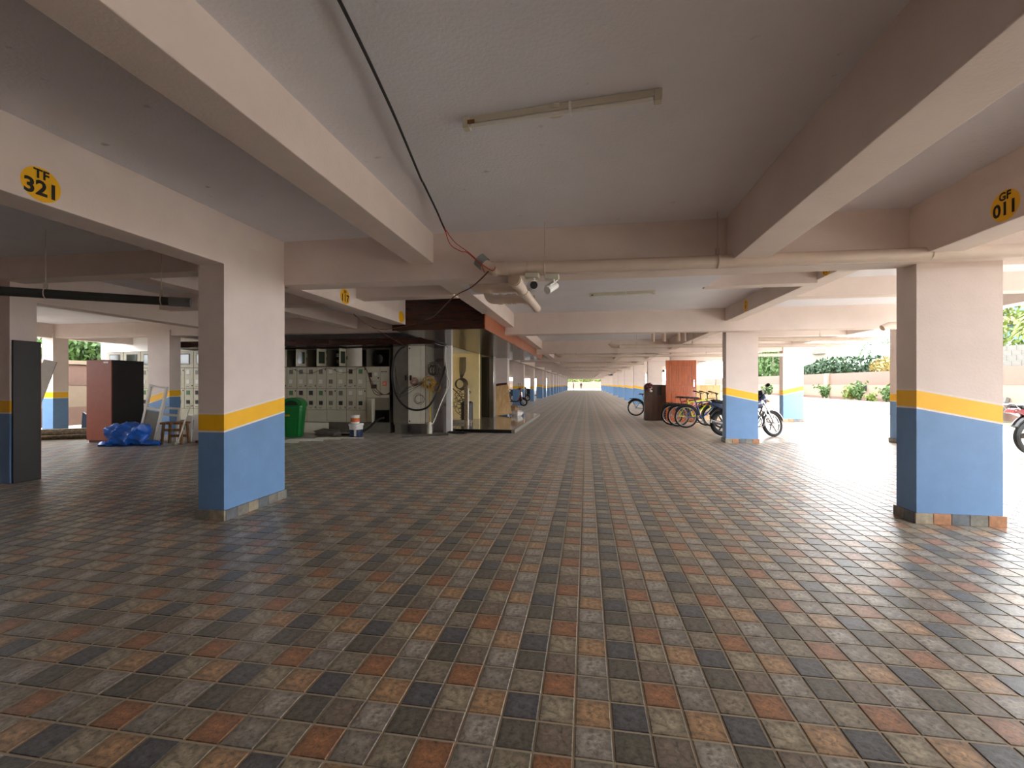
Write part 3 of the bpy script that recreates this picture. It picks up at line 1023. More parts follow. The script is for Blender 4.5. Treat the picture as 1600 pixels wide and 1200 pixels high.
def breakers(parent, x0, x1, z0, z1, y):
    m = MB()
    n = int((x1 - x0 - 0.08) / 0.036)
    for row in (0.32, 0.72):
        zc = z0 + (z1 - z0) * row
        for k in range(n):
            xx = x0 + 0.05 + k * 0.036
            m.box(xx, xx + 0.03, y - 0.03, y, zc - 0.05, zc + 0.05, 0 if row > 0.5 else 1)
            m.box(xx + 0.01, xx + 0.02, y - 0.042, y - 0.03, zc - 0.015, zc + 0.02, 1)
    return m.build('breaker_row', ['meter_white', 'panel_dark'], parent)


def cabinet(xa, xb, top, kinds, label, swing=None):
    """one two-cell section of the switchboard, faced with doors towards the aisle"""
    t = thing('switchgear_cabinet', ((xa + xb) / 2, PY0, 0), 0, label, 'cabinet', 'grey switchgear cabinets in a row')
    h = (xb - xa) / 2
    m = MB()
    m.box(-h, h, 0, 0.55, 0.3, 1.9)
    m.box(-h, h, 0.5, 0.55, 1.9, 2.42)
    m.box(-h, -h + 0.012, 0, 0.5, 1.9, 2.42)
    m.box(h - 0.012, h, 0, 0.5, 1.9, 2.42)
    m.box(-h, h, 0, 0.5, 2.405, 2.42)
    m.build('body', 'panel_dark', t)
    for c in range(2):
        for r in range(2):
            k = kinds + c * 3 + r * 2
            small_door(t, -h + c * h, -h + (c + 1) * h, 1.27 - r * 0.62, 1.89 - r * 0.62, k)
    MB().box(-h + 0.006, h - 0.006, -0.016, 0, 0.305, 0.645).build('bottom_plate', 'panel_grey', t, bevel=0.003)
    MB().box(-h, h, 0.03, 0.5, 0.0, 0.3).build('plinth', 'plinth', t)
    if top == 'open':
        MB().box(-h + 0.015, h - 0.015, 0.47, 0.49, 1.9, 2.4).build('back_plate', 'panel_inside', t)
        breakers(t, -h + 0.08, h - 0.03, 1.92, 2.38, 0.3)
        d = MB().box(0, h * 0.92, -0.02, 0.0, 1.91, 2.41).build('top_door', 'panel_grey', t, bevel=0.003)
        d.location = (h - 0.02, -0.01, 0)
        d.rotation_euler = (0, 0, math.radians(swing if swing is not None else 250))
        MB().box(h * 0.16, h * 0.76, 0.0, 0.004, 1.99, 2.33).build('window', 'glass_dark', d)
    elif top == 'wide':
        MB().box(-h + 0.015, h - 0.015, 0.47, 0.49, 1.9, 2.4).build('back_plate', 'panel_inside', t)
        d = MB().box(0, 2 * h * 0.95, -0.02, 0.0, 1.9, 2.42).build('top_door', 'panel_light', t, bevel=0.003)
        d.location = (-h + 0.01, -0.02, 0)
        d.rotation_euler = (0, 0, math.radians(-16))
        MB().box(0.02, 0.04, -0.03, -0.02, 2.1, 2.2).build('latch', 'black_plastic', d)
    else:
        d = MB().box(-h + 0.01, h - 0.01, -0.02, 0.0, 1.905, 2.41).build('top_door', 'panel_grey', t, bevel=0.003)
        MB().chbox(-h * 0.62, h * 0.62, -0.032, -0.02, 2.0, 2.33, 0.004).build('window_frame', 'black_plastic', d)
        MB().box(-h * 0.52, h * 0.52, -0.036, -0.03, 2.03, 2.30).build('window', 'glass_dark', d)
    return t


W2 = 0.63
xs = [-15.0 + k * W2 for k in range(14)]
xs = [x for x in xs]
edges = [-8.70 - W2 * k for k in range(10, -1, -1)]
names = []
for k in range(10):
    lab = '%s switchgear cabinet from the far left end of the board' % ORD[k]
    cabinet(edges[k], edges[k + 1], 'closed', k * 2 + 1, lab)
cabinet(-8.70, -8.06, 'open', 5, 'switchgear cabinet with open breaker box right behind the green bin', 235)
cabinet(-8.06, -7.43, 'open', 2, 'switchgear cabinet with open breaker box second right of the green bin', 243)
cabinet(-7.43, -6.81, 'open', 3, 'switchgear cabinet whose open breaker box adjoins the big swung top door', 262)
cabinet(-6.81, -6.20, 'wide', 4, 'switchgear cabinet with one large pale top door swung out')

# mixed incomer section
t = thing('incomer_cabinet', (-5.85, PY0, 0), 0, 'switchgear cabinet with orange warning sticker and three push buttons', 'cabinet')
m = MB()
m.box(-0.35, 0.35, 0, 0.55, 0.66, 1.9)
m.box(-0.35, 0.35, 0.5, 0.55, 0.3, 2.42)
m.box(-0.35, -0.338, 0, 0.5, 0.3, 2.42)
m.box(0.338, 0.35, 0, 0.5, 0.3, 2.42)
m.box(-0.35, 0.35, 0, 0.5, 2.405, 2.42)
m.build('body', 'panel_dark', t)
MB().box(-0.35, 0.35, 0.03, 0.5, 0, 0.3).build('plinth', 'plinth', t)
MB().box(-0.33, 0.33, 0.46, 0.49, 0.3, 2.4).build('back_plate', 'panel_inside', t)
m = MB()
for k in range(7):
    m.box(-0.3 + k * 0.09, -0.24 + k * 0.09, 0.3, 0.44, 1.95 + 0.02 * (k % 3), 2.3)
m.tube(spline([(-0.25, 0.25, 2.35), (-0.1, 0.18, 2.15), (0.05, 0.2, 2.0), (0.28, 0.22, 2.2)], 5), 0.02, 6)
m.build('busbar_gear', 'black_plastic', t)
m = MB()
m.cyl((-0.02, 0.1, 2.12), (0.0, 0.2, 2.12), 0.13, n=16)
m.build('current_coil', 'black_plastic', t, smooth=True)
d = MB().box(-0.345, 0.06, -0.02, 0, 1.48, 1.89).build('door', 'panel_grey', t, bevel=0.003)
meter(d, -0.23, 1.66, 0.1, 0.13, 'panel_inside', -0.02)
meter(d, -0.06, 1.68, 0.09, 0.09, 'meter_white', -0.02)
MB().box(-0.0, 0.03, -0.03, -0.02, 1.55, 1.6).build('latch', 'black_plastic', d)
d = MB().box(-0.345, 0.06, -0.02, 0, 1.01, 1.47).build('door', 'panel_grey', t, bevel=0.003)
meter(d, -0.12, 1.33, 0.17, 0.11, 'panel_inside', -0.02)
d = MB().box(0.075, 0.345, -0.02, 0, 1.01, 1.89).build('door', 'panel_grey', t, bevel=0.003)
for k, mm in enumerate(('panel_inside', 'tail_red', 'panel_inside')):
    MB().cyl((0.13 + k * 0.06, -0.02, 1.75), (0.13 + k * 0.06, -0.035, 1.75), 0.018, n=10).build('push_button', mm, d)
st = MB().box(0.14, 0.27, -0.024, -0.02, 1.35, 1.47).build('warning_sticker', 'orange_sticker', d)
MB().box(0.155, 0.255, -0.026, -0.024, 1.42, 1.435).build('printed_line', 'meter_white', st)
MB().box(0.165, 0.245, -0.026, -0.024, 1.385, 1.40).build('printed_line', 'meter_white', st)
MB().box(-0.345, -0.1, -0.016, 0, 0.32, 0.99).build('bottom_plate', 'panel_grey', t)
d = MB().box(0, 0.42, -0.02, 0, 0.33, 0.98).build('lower_door', 'panel_grey', t, bevel=0.003)
d.location = (-0.09, -0.01, 0)
d.rotation_euler = (0, 0, math.radians(-74))
m = MB()
m.box(-0.02, 0.2, 0.2, 0.4, 0.62, 0.9)
m.box(0.02, 0.1, 0.17, 0.2, 0.68, 0.84, 1)
m.build('circuit_breaker', ['panel_inside', 'meter_grey'], t)

t = thing('tall_cabinet', (-4.88, PY0 - 0.15, 0), 0, 'tall cabinet with a pale open door and a dark front beside the white edge', 'cabinet')
MB().box(-0.46, 0.5, 0.02, 0.7, 0.33, 2.46).build('body', 'panel_dark', t)
MB().box(-0.45, 0.0, 0.0, 0.02, 0.34, 2.45).build('dark_front', 'plinth', t, bevel=0.003)
d = MB().box(0.0, 0.48, -0.02, 0.0, 0.30, 2.46).build('pale_door', 'panel_light', t, bevel=0.004)
MB().box(0.36, 0.366, -0.023, -0.02, 0.32, 2.44).build('fold_line', 'panel_dark', d)
for z in (0.37, 2.39):
    MB().cyl((0.04, -0.02, z), (0.04, -0.03, z), 0.02, n=10).build('screw', 'black_plastic', d)
MB().box(-0.1, -0.05, -0.03, 0.0, 1.5, 1.64).build('handle', 'black_plastic', t, bevel=0.005)
MB().box(0.05, 0.1, -0.05, -0.02, 1.5, 1.64).build('handle', 'black_plastic', d, bevel=0.005)
MB().box(-0.46, 0.5, 0.05, 0.12, 0.26, 0.33).build('bearer', 'plinth', t)
MB().box(-0.46, 0.5, 0.6, 0.67, 0.26, 0.33).build('bearer', 'plinth', t)
for x in (-0.36, 0.42):
    MB().box(x - 0.09, x + 0.09, 0.1, 0.6, 0, 0.26).build('block_foot', 'plinth', t, bevel=0.01)


def cable(pts, r, m, name, label, group=None, sub=6):
    return MB().tube(spline(pts, sub), r, 8).top(name, m, label, 'cable', group, smooth=True)


YC = 11.85
cable([(-4.9, YC, 2.43), (-5.05, YC, 2.35), (-5.22, YC, 2.08), (-5.27, YC, 1.59), (-5.16, YC, 1.09), (-4.9, YC, 0.79), (-4.6, YC, 0.69), (-4.27, YC, 0.76), (-4.06, YC, 1.03), (-3.93, YC + 0.1, 1.41), (-3.9, 12.2, 1.75), (-3.92, 12.4, 2.0)], 0.026, 'black_cable', 'power_cable', 'thick black power cable looping across the tall cabinet')
rc = random.Random(5)


def coil(c, R, r, n, m, name, label, flat=0.6):
    mb = MB()
    for k in range(n):
        rx, rz = R * (0.7 + 0.5 * rc.random()), R * (0.7 + 0.5 * rc.random())
        o2 = (c[0] + (rc.random() - 0.5) * R * 0.6, c[1] - 0.012 * k, c[2] + (rc.random() - 0.5) * R * 0.6)
        ph = rc.random() * 6
        mb.tube([(o2[0] + rx * math.cos(2 * PI * j / 16 + ph), o2[1] + 0.02 * math.sin(3 * j), o2[2] + rz * math.sin(2 * PI * j / 16 + ph)) for j in range(16)], r, 6, closed=True)
    return mb.top(name, m, label, 'cable', smooth=True)


coil((-4.68, 11.98, 1.45), 0.09, 0.009, 6, 'pink_cable', 'wire_bundle', 'reddish wire bundle hooked on the pale cabinet door')
coil((-4.22, 11.92, 1.42), 0.14, 0.009, 9, 'yellow_cable', 'wire_bundle', 'tangled yellow wire bundle beside the pale cabinet door')
coil((-4.12, 12.1, 1.8), 0.15, 0.012, 10, 'grey_cable', 'wire_bundle', 'dark wire tangle high beside the white upright edge')
coil((-4.1, 12.05, 1.3), 0.12, 0.010, 6, 'yellow_cable', 'wire_bundle', 'loose yellow-brown wires below the dark wire tangle')
coil((-4.55, 11.97, 0.98), 0.13, 0.005, 4, 'grey_cable', 'wire_bundle', 'thin grey wire loops on the lower pale door')
m = MB()
for k in range(6):
    a = (-4.4 + 0.06 * rc.random(), 11.9, 1.4 + 0.1 * rc.random())
    m.tube(spline([a, (-4.75 - 0.2 * rc.random(), 11.9, 1.15 + 0.2 * rc.random()), (-5.0 - 0.2 * rc.random(), 11.95, 1.0 + 0.2 * rc.random()), (-5.25, 12.0, 0.9 + 1.2 * rc.random())], 5), 0.0045, 6)
m.top('wire_spray', 'black_cable', 'spray of thin black wires across the dark cabinet front', 'cable', smooth=True)
m = MB()
for k in range(3):
    m.tube(spline([(-5.4, 12.1, 1.2 - 0.04 * k), (-5.65, 12.12, 1.1), (-5.95, 12.14, 1.35 - 0.1 * k), (-6.15, 12.14, 1.75), (-6.3, 12.14, 1.95)], 5), 0.010, 6)
m.tube(spline([(-6.3, 12.15, 1.9), (-6.9, 12.15, 1.72), (-7.4, 12.15, 1.86), (-8.0, 12.15, 1.7), (-8.6, 12.15, 1.88)], 5), 0.006, 6)
m.top('door_wires', 'brown_cable', 'brown wires draped over the switchgear doors', 'cable', smooth=True)
cable([(-5.6, 12.05, 0.45), (-5.75, 11.95, 0.4), (-6.0, 11.8, 0.15), (-6.25, 11.6, 0.03), (-6.6, 11.55, 0.02)], 0.03, 'black_cable', 'power_cable', 'thick black cable leaving the open lower cabinet to the floor')
m = MB()
m.tube(spline([(-3.87, 12.25, 2.45), (-3.87, 12.25, 2.02), (-3.80, 12.22, 1.58), (-3.76, 12.2, 1.37), (-3.95, 12.1, 0.9), (-4.16, 12.0, 0.32), (-4.24, 12.0, 0.42)], 6), 0.018, 8)
m.tube(spline([(-3.90, 12.3, 2.45), (-3.92, 12.3, 1.9), (-3.82, 12.25, 1.4), (-4.0, 12.15, 0.8), (-4.14, 12.0, 0.35)], 6), 0.012, 8)
m.top('pale_conduit', 'frame_white', 'pale conduit hanging beside the white upright edge', 'conduit', smooth=True)
MB().tube([(-4.22, 11.95, 0.0), (-4.22, 11.95, 1.42)], 0.024, 8).top('yellow_conduit', 'yellow_cable', 'upright yellow conduit below the yellow wire bundle', 'conduit', smooth=True)
MB().lathe([(0.07, 0), (0.065, 0.2), (0.05, 0.33), (0.03, 0.36)], 12, (-4.2, 11.85, 0)).top('pipe_stub', 'cream_plastic', 'pale pipe stub standing on the floor under the wires', 'pipe', smooth=True)
m = MB()
for k in range(9):
    m.tube(spline([(-3.9 + 0.6 * rc.random(), 12.3 + 0.3 * rc.random(), 0.03 + 0.02 * rc.random()) for q in range(5)], 4), 0.016, 6)
m.top('cable_heap', 'black_cable', 'heap of black cable on the floor at the white edge', 'cable', smooth=True)
m = MB()
m.tube([(-4.6, 11.6, 0.03), (-3.7, 11.95, 0.03)], 0.028, 8)
m.tube([(-4.75, 11.3, 0.015), (-4.2, 11.75, 0.015)], 0.014, 6)
m.top('floor_conduit', 'grey_cable', 'grey conduit lying on the floor before the cable heap', 'conduit', smooth=True)
MB().box(-8.0, -7.25, 11.95, 12.0, 0.0, 0.3).top('loose_plate', 'panel_light', 'pale sheet plate leaning on the plinth beside the green bin', 'plate', bevel=0.003)

# lobby: cable coils, timber, dark bag
m = MB()
for k in range(5):
    m.tube(spline([(-4.67 + 0.05 * k, 16.56, 2.4), (-4.68 + 0.05 * k, 16.55, 1.9), (-4.62, 16.5, 1.55)], 5), 0.014, 6)
for k in range(5):
    m.ring((-4.68 + 0.03 * k, 16.5 - 0.02 * k, 1.4), 0.17 + 0.012 * k, 0.016, 'Y', 20, 6)
m.top('hanging_coil', 'grey_cable', 'coiled grey cable hanging high on the beige wall', 'cable', smooth=True)
m = MB()
for k in range(7):
    ax, az, ph = 0.1 + 0.14 * rc.random(), 0.08 + 0.16 * rc.random(), 6 * rc.random()
    cx, cz = -4.72 + 0.3 * rc.random(), 1.1 - 0.12 * k
    m.tube([(cx + ax * math.cos(2 * PI * j / 14 + ph) + 0.05 * math.sin(3 * j + k), 16.4 - 0.02 * k, cz + az * math.sin(2 * PI * j / 14 + ph) + 0.04 * math.cos(2 * j)) for j in range(14)], 0.013, 6, closed=True)
m.tube(spline([(-4.9, 16.3, 1.25), (-4.6, 16.2, 1.0), (-4.45, 16.2, 0.7), (-4.5, 16.2, 0.12)], 5), 0.02, 6)
m.top('low_coils', 'grey_cable', 'loose cable loops hanging low on the beige wall', 'cable', smooth=True)
t = MB().box(-3.79, -3.70, 13.9, 14.0, 0.1, 1.35).top('timber_post', 'old_timber', 'upright brown timber standing on the granite step', 'timber', bevel=0.004)
MB().box(-3.69, -3.655, 13.92, 14.0, 0.1, 1.27).top('white_batten', 'frame_white', 'thin white batten beside the upright brown timber', 'batten', bevel=0.003)
MB().box(-4.4, -3.75, 14.6, 14.75, 0.1, 0.2).top('stone_strip', 'concrete', 'short stone strip lying behind the upright timber', 'stone', bevel=0.01)
m = MB()
m.chbox(-4.3, -3.92, 15.3, 15.6, 0.1, 0.8, 0.05)
m.top('dark_bag', 'cupboard_black', 'dark bag standing against the beige wall behind the timber', 'bag')

# ------------------------------------------------------------------ clutter before the switchgear
t = thing('dust_bin', (-7.68, 11.05, 0), math.radians(14), 'green plastic swing-mouth dust bin behind the nearest left column', 'bin')
vs = []
prof = [(0.19, 0.0), (0.2, 0.02), (0.26, 0.78), (0.275, 0.79), (0.275, 0.83)]
m = MB()
for r, z in prof:
    a, b2 = r, r * 0.8
    c = 0.05
    m.v += [(-a + c, -b2, z), (a - c, -b2, z), (a, -b2 + c, z), (a, b2 - c, z), (a - c, b2, z), (-a + c, b2, z), (-a, b2 - c, z), (-a, -b2 + c, z)]
for i in range(len(prof) - 1):
    for j in range(8):
        m.f.append((i * 8 + j, i * 8 + (j + 1) % 8, (i + 1) * 8 + (j + 1) % 8, (i + 1) * 8 + j))
        m.m.append(0)
m.f.append(tuple(range(7, -1, -1)))
m.m.append(0)
m.build('body', 'bin_green', t, smooth=True)
arc = [(-0.275, 0.83)] + [(-0.275 * math.cos(PI * k / 10), 0.83 + 0.21 * math.sin(PI * k / 10)) for k in range(1, 10)] + [(0.275, 0.83)]
MB().prism(arc, -0.21, 0.21).build('lid', 'bin_green', t, smooth=True)
arc2 = [(-0.17 + 0.0, 0.84)] + [(-0.17 * math.cos(PI * k / 8), 0.84 + 0.13 * math.sin(PI * k / 8)) for k in range(1, 8)] + [(0.17, 0.84)]
MB().prism(arc2, -0.222, -0.2).build('mouth', 'bin_dark', t)
MB().box(-0.22, -0.04, -0.214, -0.2, 0.55, 0.6).build('faded_lettering', 'yellow_cable', t)
MB().prism([(-0.1, 0.06), (0.1, 0.06), (0.13, 0.5), (-0.13, 0.5)], -0.205, -0.18).build('front_rib', 'bin_green', t)

t = thing('paint_bucket', (-6.03, 11.28, 0), 0, 'white paint bucket with navy lower half on the floor', 'bucket')
MB().lathe([(0.155, 0), (0.165, 0.03), (0.172, 0.2)], 20).build('navy_label', 'navy', t, smooth=True)
MB().lathe([(0.173, 0.2), (0.18, 0.33)], 20).build('body', 'white_plastic', t, smooth=True)
MB().lathe([(0.19, 0.3), (0.195, 0.31), (0.195, 0.34), (0.185, 0.35)], 20).build('rim', 'white_plastic', t, smooth=True)
MB().box(0.03, 0.08, -0.178, -0.15, 0.03, 0.2).build('white_print', 'meter_white', t)
t = thing('paint_tub', (-6.06, 11.28, 0.35), 0, 'small white tub with orange label on top of the paint bucket', 'tub')
MB().lathe([(0.1, 0), (0.115, 0.03), (0.118, 0.2)], 18).build('body', 'white_plastic', t, smooth=True)
MB().lathe([(0.1185, 0.05), (0.12, 0.15)], 18).build('label_band', 'orange_print', t, smooth=True)
MB().lathe([(0.125, 0.2), (0.125, 0.225), (0.11, 0.23)], 18).build('lid', 'white_plastic', t, smooth=True)
rs = random.Random(3)
SN = ['nearest', 'second nearest', 'third nearest', 'fourth nearest', 'fifth nearest', 'sixth nearest', 'furthest']
for k in range(7):
    y = 9.95 + k * 0.17
    xr = -6.75 + k * 0.17 + rs.uniform(-0.1, 0.1)
    m = MB()
    m.box(-1.0, 0.0, -0.045, 0.045, 0, 0.018)
    o = m.build('pvc_strip', 'frame_white' if k % 3 else 'white_plastic', None, bevel=0.002)
    o.location = (xr, y, 0.001 + 0.019 * (k % 2))
    o.rotation_euler = (0, 0, rs.uniform(0.05, 0.22))
    tag(o, '%s of the white strips lying before the green bin' % SN[k], 'strip', 'white strips on the floor')
m = MB()
m.blob((-6.9, 11.4, 0.08), (0.36, 0.2, 0.1), 14, 8, 0, 0.35, 4, flat=-0.079)
m.top('plastic_sheet', 'meter_grey', 'crumpled clear plastic sheet between green bin and buckets', 'plastic sheet', smooth=True)

# ------------------------------------------------------------------ left-hand store corner
t = thing('wooden_cupboard', (-11.42, 9.5, 0), 0, 'tall cupboard with reddish-brown side and black side by the blue bundle', 'cupboard')
MB().box(-0.33, 0.35, -0.38, 0.4, 0.06, 1.97).build('body', 'cupboard_black', t, bevel=0.004)
MB().box(-0.35, 0.35, -0.4, -0.38, 0.06, 1.97).build('red_panel', 'cupboard_red', t, bevel=0.003)
MB().box(-0.33, 0.33, -0.36, 0.38, 0.0, 0.06).build('plinth', 'maroon_edge', t)
MB().box(0.13, 0.26, -0.404, -0.4, 1.89, 1.93).build('torn_label', 'bag_white', t)
t = thing('black_board', (-7.97, 5.37, 0), 0, 'tall black board standing against the column at the left picture edge', 'board')
MB().box(-0.018, 0.014, -0.17, 0.15, 0.0, 2.02).build('panel', 'cupboard_black', t, bevel=0.003)
MB().box(-0.018, 0.015, 0.15, 0.162, 0.0, 2.02).build('maroon_lipping', 'maroon_edge', t)

# blue tarpaulin bundle
m = MB()
rt = random.Random(9)
nn, kk = 40, 26
vs, fs = [], []
for i in range(kk + 1):
    s = i / kk
    cx = -0.42 + 0.84 * s
    rad = 0.235 * (0.62 + 0.5 * math.sin(PI * (0.15 + 0.75 * s))) * (1.12 if i == kk - 2 else 1)
    if i in (0, kk):
        rad *= 0.3
    for j in range(nn):
        a = 2 * PI * j / nn
        q = 1 + 0.10 * math.sin(3 * a + i * 0.6) + 0.05 * (rt.random() - 0.5) + 0.07 * math.sin(7 * a - i * 0.8) + 0.05 * math.sin(13 * a + i * 1.7)
        vs.append((cx + 0.05 * math.sin(a * 2 + i * 0.5), rad * q * math.cos(a) * 0.9, max(0.0, 0.22 + rad * q * math.sin(a) + 0.05 * s)))
for i in range(kk):
    for j in range(nn):
        fs.append((i * nn + j, i * nn + (j + 1) % nn, (i + 1) * nn + (j + 1) % nn, (i + 1) * nn + j))
fs.append(tuple(range(nn - 1, -1, -1)))
fs.append(tuple(range(kk * nn, (kk + 1) * nn)))
m.add(vs, fs)
tb = m.build('tarpaulin_bundle', 'tarp', None, smooth=True)
tb.location = (-10.3, 8.85, 0)
tb.rotation_euler = (0, 0, 0.2)
tag(tb, 'rolled bright blue tarpaulin bundle on the floor before the cupboard', 'tarpaulin')
MB().blob((-0.42, -0.12, 0.05), (0.16, 0.1, 0.06), 12, 6, 0, 0.3, 2, flat=-0.049).build('loose_end', 'tarp', tb, smooth=True)
MB().blob((0.55, -0.05, 0.05), (0.2, 0.12, 0.08), 12, 6, 0, 0.3, 3, flat=-0.049).build('loose_end', 'tarp', tb, smooth=True)


def window_frame(loc, w, h, bars, lean, rz, label, mesh_panel=None, th=0.055):
    t = thing('window_frame', loc, rz, label, 'frame', 'white window frames leaning on the column')
    Rm = Matrix.Rotation(lean[0], 4, 'X') @ Matrix.Rotation(lean[1], 4, 'Y')

    def piece(nm, *a, mt='frame_white'):
        m = MB()
        m.M = Rm
        m.box(*a)
        return m.build(nm, mt, t, bevel=0.003)
    piece('stile', 0, th, 0, 0.05, 0, h)
    piece('stile', w - th, w, 0, 0.05, 0, h)
    piece('rail', th, w - th, 0, 0.05, h - th, h)
    piece('rail', th, w - th, 0, 0.05, 0, th)
    for z in bars:
        piece('rail', th, w - th, 0, 0.05, z, z + th)
    if mesh_panel:
        piece('insect_screen', th, w - th, 0.02, 0.026, mesh_panel[0], mesh_panel[1], mt='wire_mesh')
    return t


window_frame((-10.52, 9.22, 0), 0.5, 1.42, [0.83], (-0.12, 0.13), 0.0, 'tall white window frame with wire screen leaning beside the cupboard', (0.06, 0.8))
window_frame((-10.3, 9.5, 0), 0.5, 0.86, [0.64], (-0.1, 0.06), 0.15, 'short white window frame behind the tall one')
t = thing('wooden_stool', (-9.53, 9.3, 0), 0.25, 'small rough wooden stool beside the white window frames', 'stool')
MB().chbox(-0.25, 0.25, -0.16, 0.16, 0.46, 0.51, 0.01).build('seat', 'stool_wood', t)
for sx in (-1, 1):
    for sy2 in (-1, 1):
        MB().tube([(sx * 0.22, sy2 * 0.14, 0), (sx * 0.19, sy2 * 0.11, 0.47)], 0.035, 6).build('leg', 'stool_wood', t)
MB().box(-0.2, 0.2, -0.14, -0.1, 0.3, 0.36).build('stretcher', 'stool_wood', t)
MB().box(-0.2, 0.2, 0.1, 0.14, 0.14, 0.2).build('stretcher', 'stool_wood', t)
for k, (x, h, lab) in enumerate(((-9.52, 0.64, 'shorter white board standing behind the wooden stool'), (-9.3, 0.66, 'white board with curled face right of the wooden stool'))):
    m = MB()
    m.M = Matrix.Translation((x, 9.62, 0)) @ Matrix.Rotation(-0.08, 4, 'X')
    m.box(-0.09, 0.09 + 0.05 * k, 0, 0.02, 0, h)
    m.top('white_board', 'white_plastic', lab, 'board', bevel=0.003)
t = thing('long_broom', (-9.18, 8.98, 0), 0, 'thin pale pole with a hooked foot leaning on the nearest left column', 'pole')
MB().tube([(0.02, 0, 0.03), (0.28, 0.1, 0.95)], 0.014, 8).build('pole', 'frame_white', t, smooth=True)
MB().tube(spline([(0.06, 0, 0.08), (-0.02, 0, 0.02), (-0.05, 0.02, 0.06), (-0.01, 0.03, 0.1)], 4), 0.02, 8).build('hook', 'frame_white', t, smooth=True)
MB().box(-9.15, -8.7, 9.45, 9.75, 0, 0.06).top('timber_offcut', 'stool_wood', 'flat timber offcut on the floor beside the pole', 'timber', bevel=0.004)
# pile of old boards by the left wall: each board a thing of its own
TN = ['lowest', 'second lowest', 'third', 'fourth', 'fifth', 'sixth', 'topmost']
for k in range(7):
    m = MB()
    m.box(-1.5, 1.5, -0.09, 0.09, 0, 0.035)
    o = m.build('old_board', 'old_timber', None, bevel=0.004)
    o.location = (-13.2 + 0.1 * (k % 3) - 0.02 * k, 9.6 + 0.06 * (k % 2), 0.001 + 0.036 * k)
    o.rotation_euler = (0, 0, 0.55 + 0.04 * (k % 4))
    tag(o, '%s weathered board of the low pile left of the cupboard' % TN[k], 'board', 'weathered boards piled on the floor')
for k in range(3):
    m = MB()
    m.M = Matrix.Translation((-14.75 + 0.17 * k, 9.5 + 0.03 * k, 0)) @ Matrix.Rotation(0.12 + 0.04 * k, 4, 'Y') @ Matrix.Rotation(-0.18, 4, 'X') @ Matrix.Rotation(0.5, 4, 'Z')
    m.box(-0.14, 0.14, 0, 0.035, 0, 2.1 - 0.12 * (k % 2))
    m.top('grey_board', 'grey_laminate', '%s grey laminate board leaning before the far left column' % ('left', 'middle', 'right')[k].replace('left', 'leftmost').replace('right', 'rightmost'), 'board', 'grey laminate boards leaning together', bevel=0.003)
m = MB()
m.prism([(0, 0), (0.3, 0), (0.22, 0.45), (0.05, 0.55)], 0, 0.05)
m.v = [(x - 15.2, y + 11.6, z) for x, y, z in m.v]
m.top('dark_slab', 'car_dark', 'dark stone slab standing behind the pile of old boards', 'slab')

# ------------------------------------------------------------------ lobby edge: plywood, bag
m = MB()
m.M = Matrix.Translation((-3.62, 18.25, 0.1)) @ Matrix.Rotation(-0.16, 4, 'Y') @ Matrix.Rotation(-0.18, 4, 'X')
m.box(0.0, 0.64, 0, 0.02, 0, 1.22)
m.top('plywood_sheet', 'plywood', 'pale plywood sheet leaning on the column by the lift lobby', 'plywood')
m = MB()
m.M = Matrix.Translation((-3.74, 18.5, 0.1)) @ Matrix.Rotation(-0.1, 4, 'Y') @ Matrix.Rotation(-0.16, 4, 'X')
m.box(0.0, 0.6, 0, 0.03, 0, 1.32)
m.top('dark_board', 'maroon_edge', 'dark maroon board just behind the pale plywood sheet', 'board')
t = thing('rubbish_bag', (-2.92, 18.5, 0.1), 0, 'crumpled brown and white bag lying before the plywood sheet', 'bag')
MB().blob((0, 0, 0.2), (0.2, 0.16, 0.24), 14, 9, 0, 0.25, 8, flat=-0.2).build('brown_part', 'bag_brown', t, smooth=True)
MB().blob((0.12, -0.1, 0.1), (0.24, 0.14, 0.13), 14, 8, 0, 0.3, 12, flat=-0.1).build('white_part', 'bag_white', t, smooth=True)


# ------------------------------------------------------------------ two-wheelers
def wheel(parent, c, R, tr, spokes=0, rim='alloy', alloy=0, rot=0.0):
    w = MB().ring(c, R - tr, tr, 'Y', 32, 8)
    tyre = w.build('tyre', 'rubber', parent, smooth=True)
    m = MB()
    m.ring(c, R - 2 * tr, tr * 0.55, 'Y', 28, 6)
    m.cyl((c[0], c[1] - 0.05, c[2]), (c[0], c[1] + 0.05, c[2]), 0.03 if not alloy else 0.055, n=10)
    if spokes:
        for k in range(spokes):
            a = 2 * PI * k / spokes + rot
            m.cyl((c[0], c[1] + 0.03 * (-1) ** k, c[2]), (c[0] + (R - 2 * tr) * math.cos(a), c[1], c[2] + (R - 2 * tr) * math.sin(a)), 0.003, n=4)
    for k in range(alloy):
        a = 2 * PI * k / alloy + rot
        m.cyl((c[0], c[1], c[2]), (c[0] + (R - 2 * tr) * math.cos(a), c[1], c[2] + (R - 2 * tr) * math.sin(a)), 0.03, 0.018, n=6)
    m.build('rim', rim, tyre, smooth=True)
    return tyre


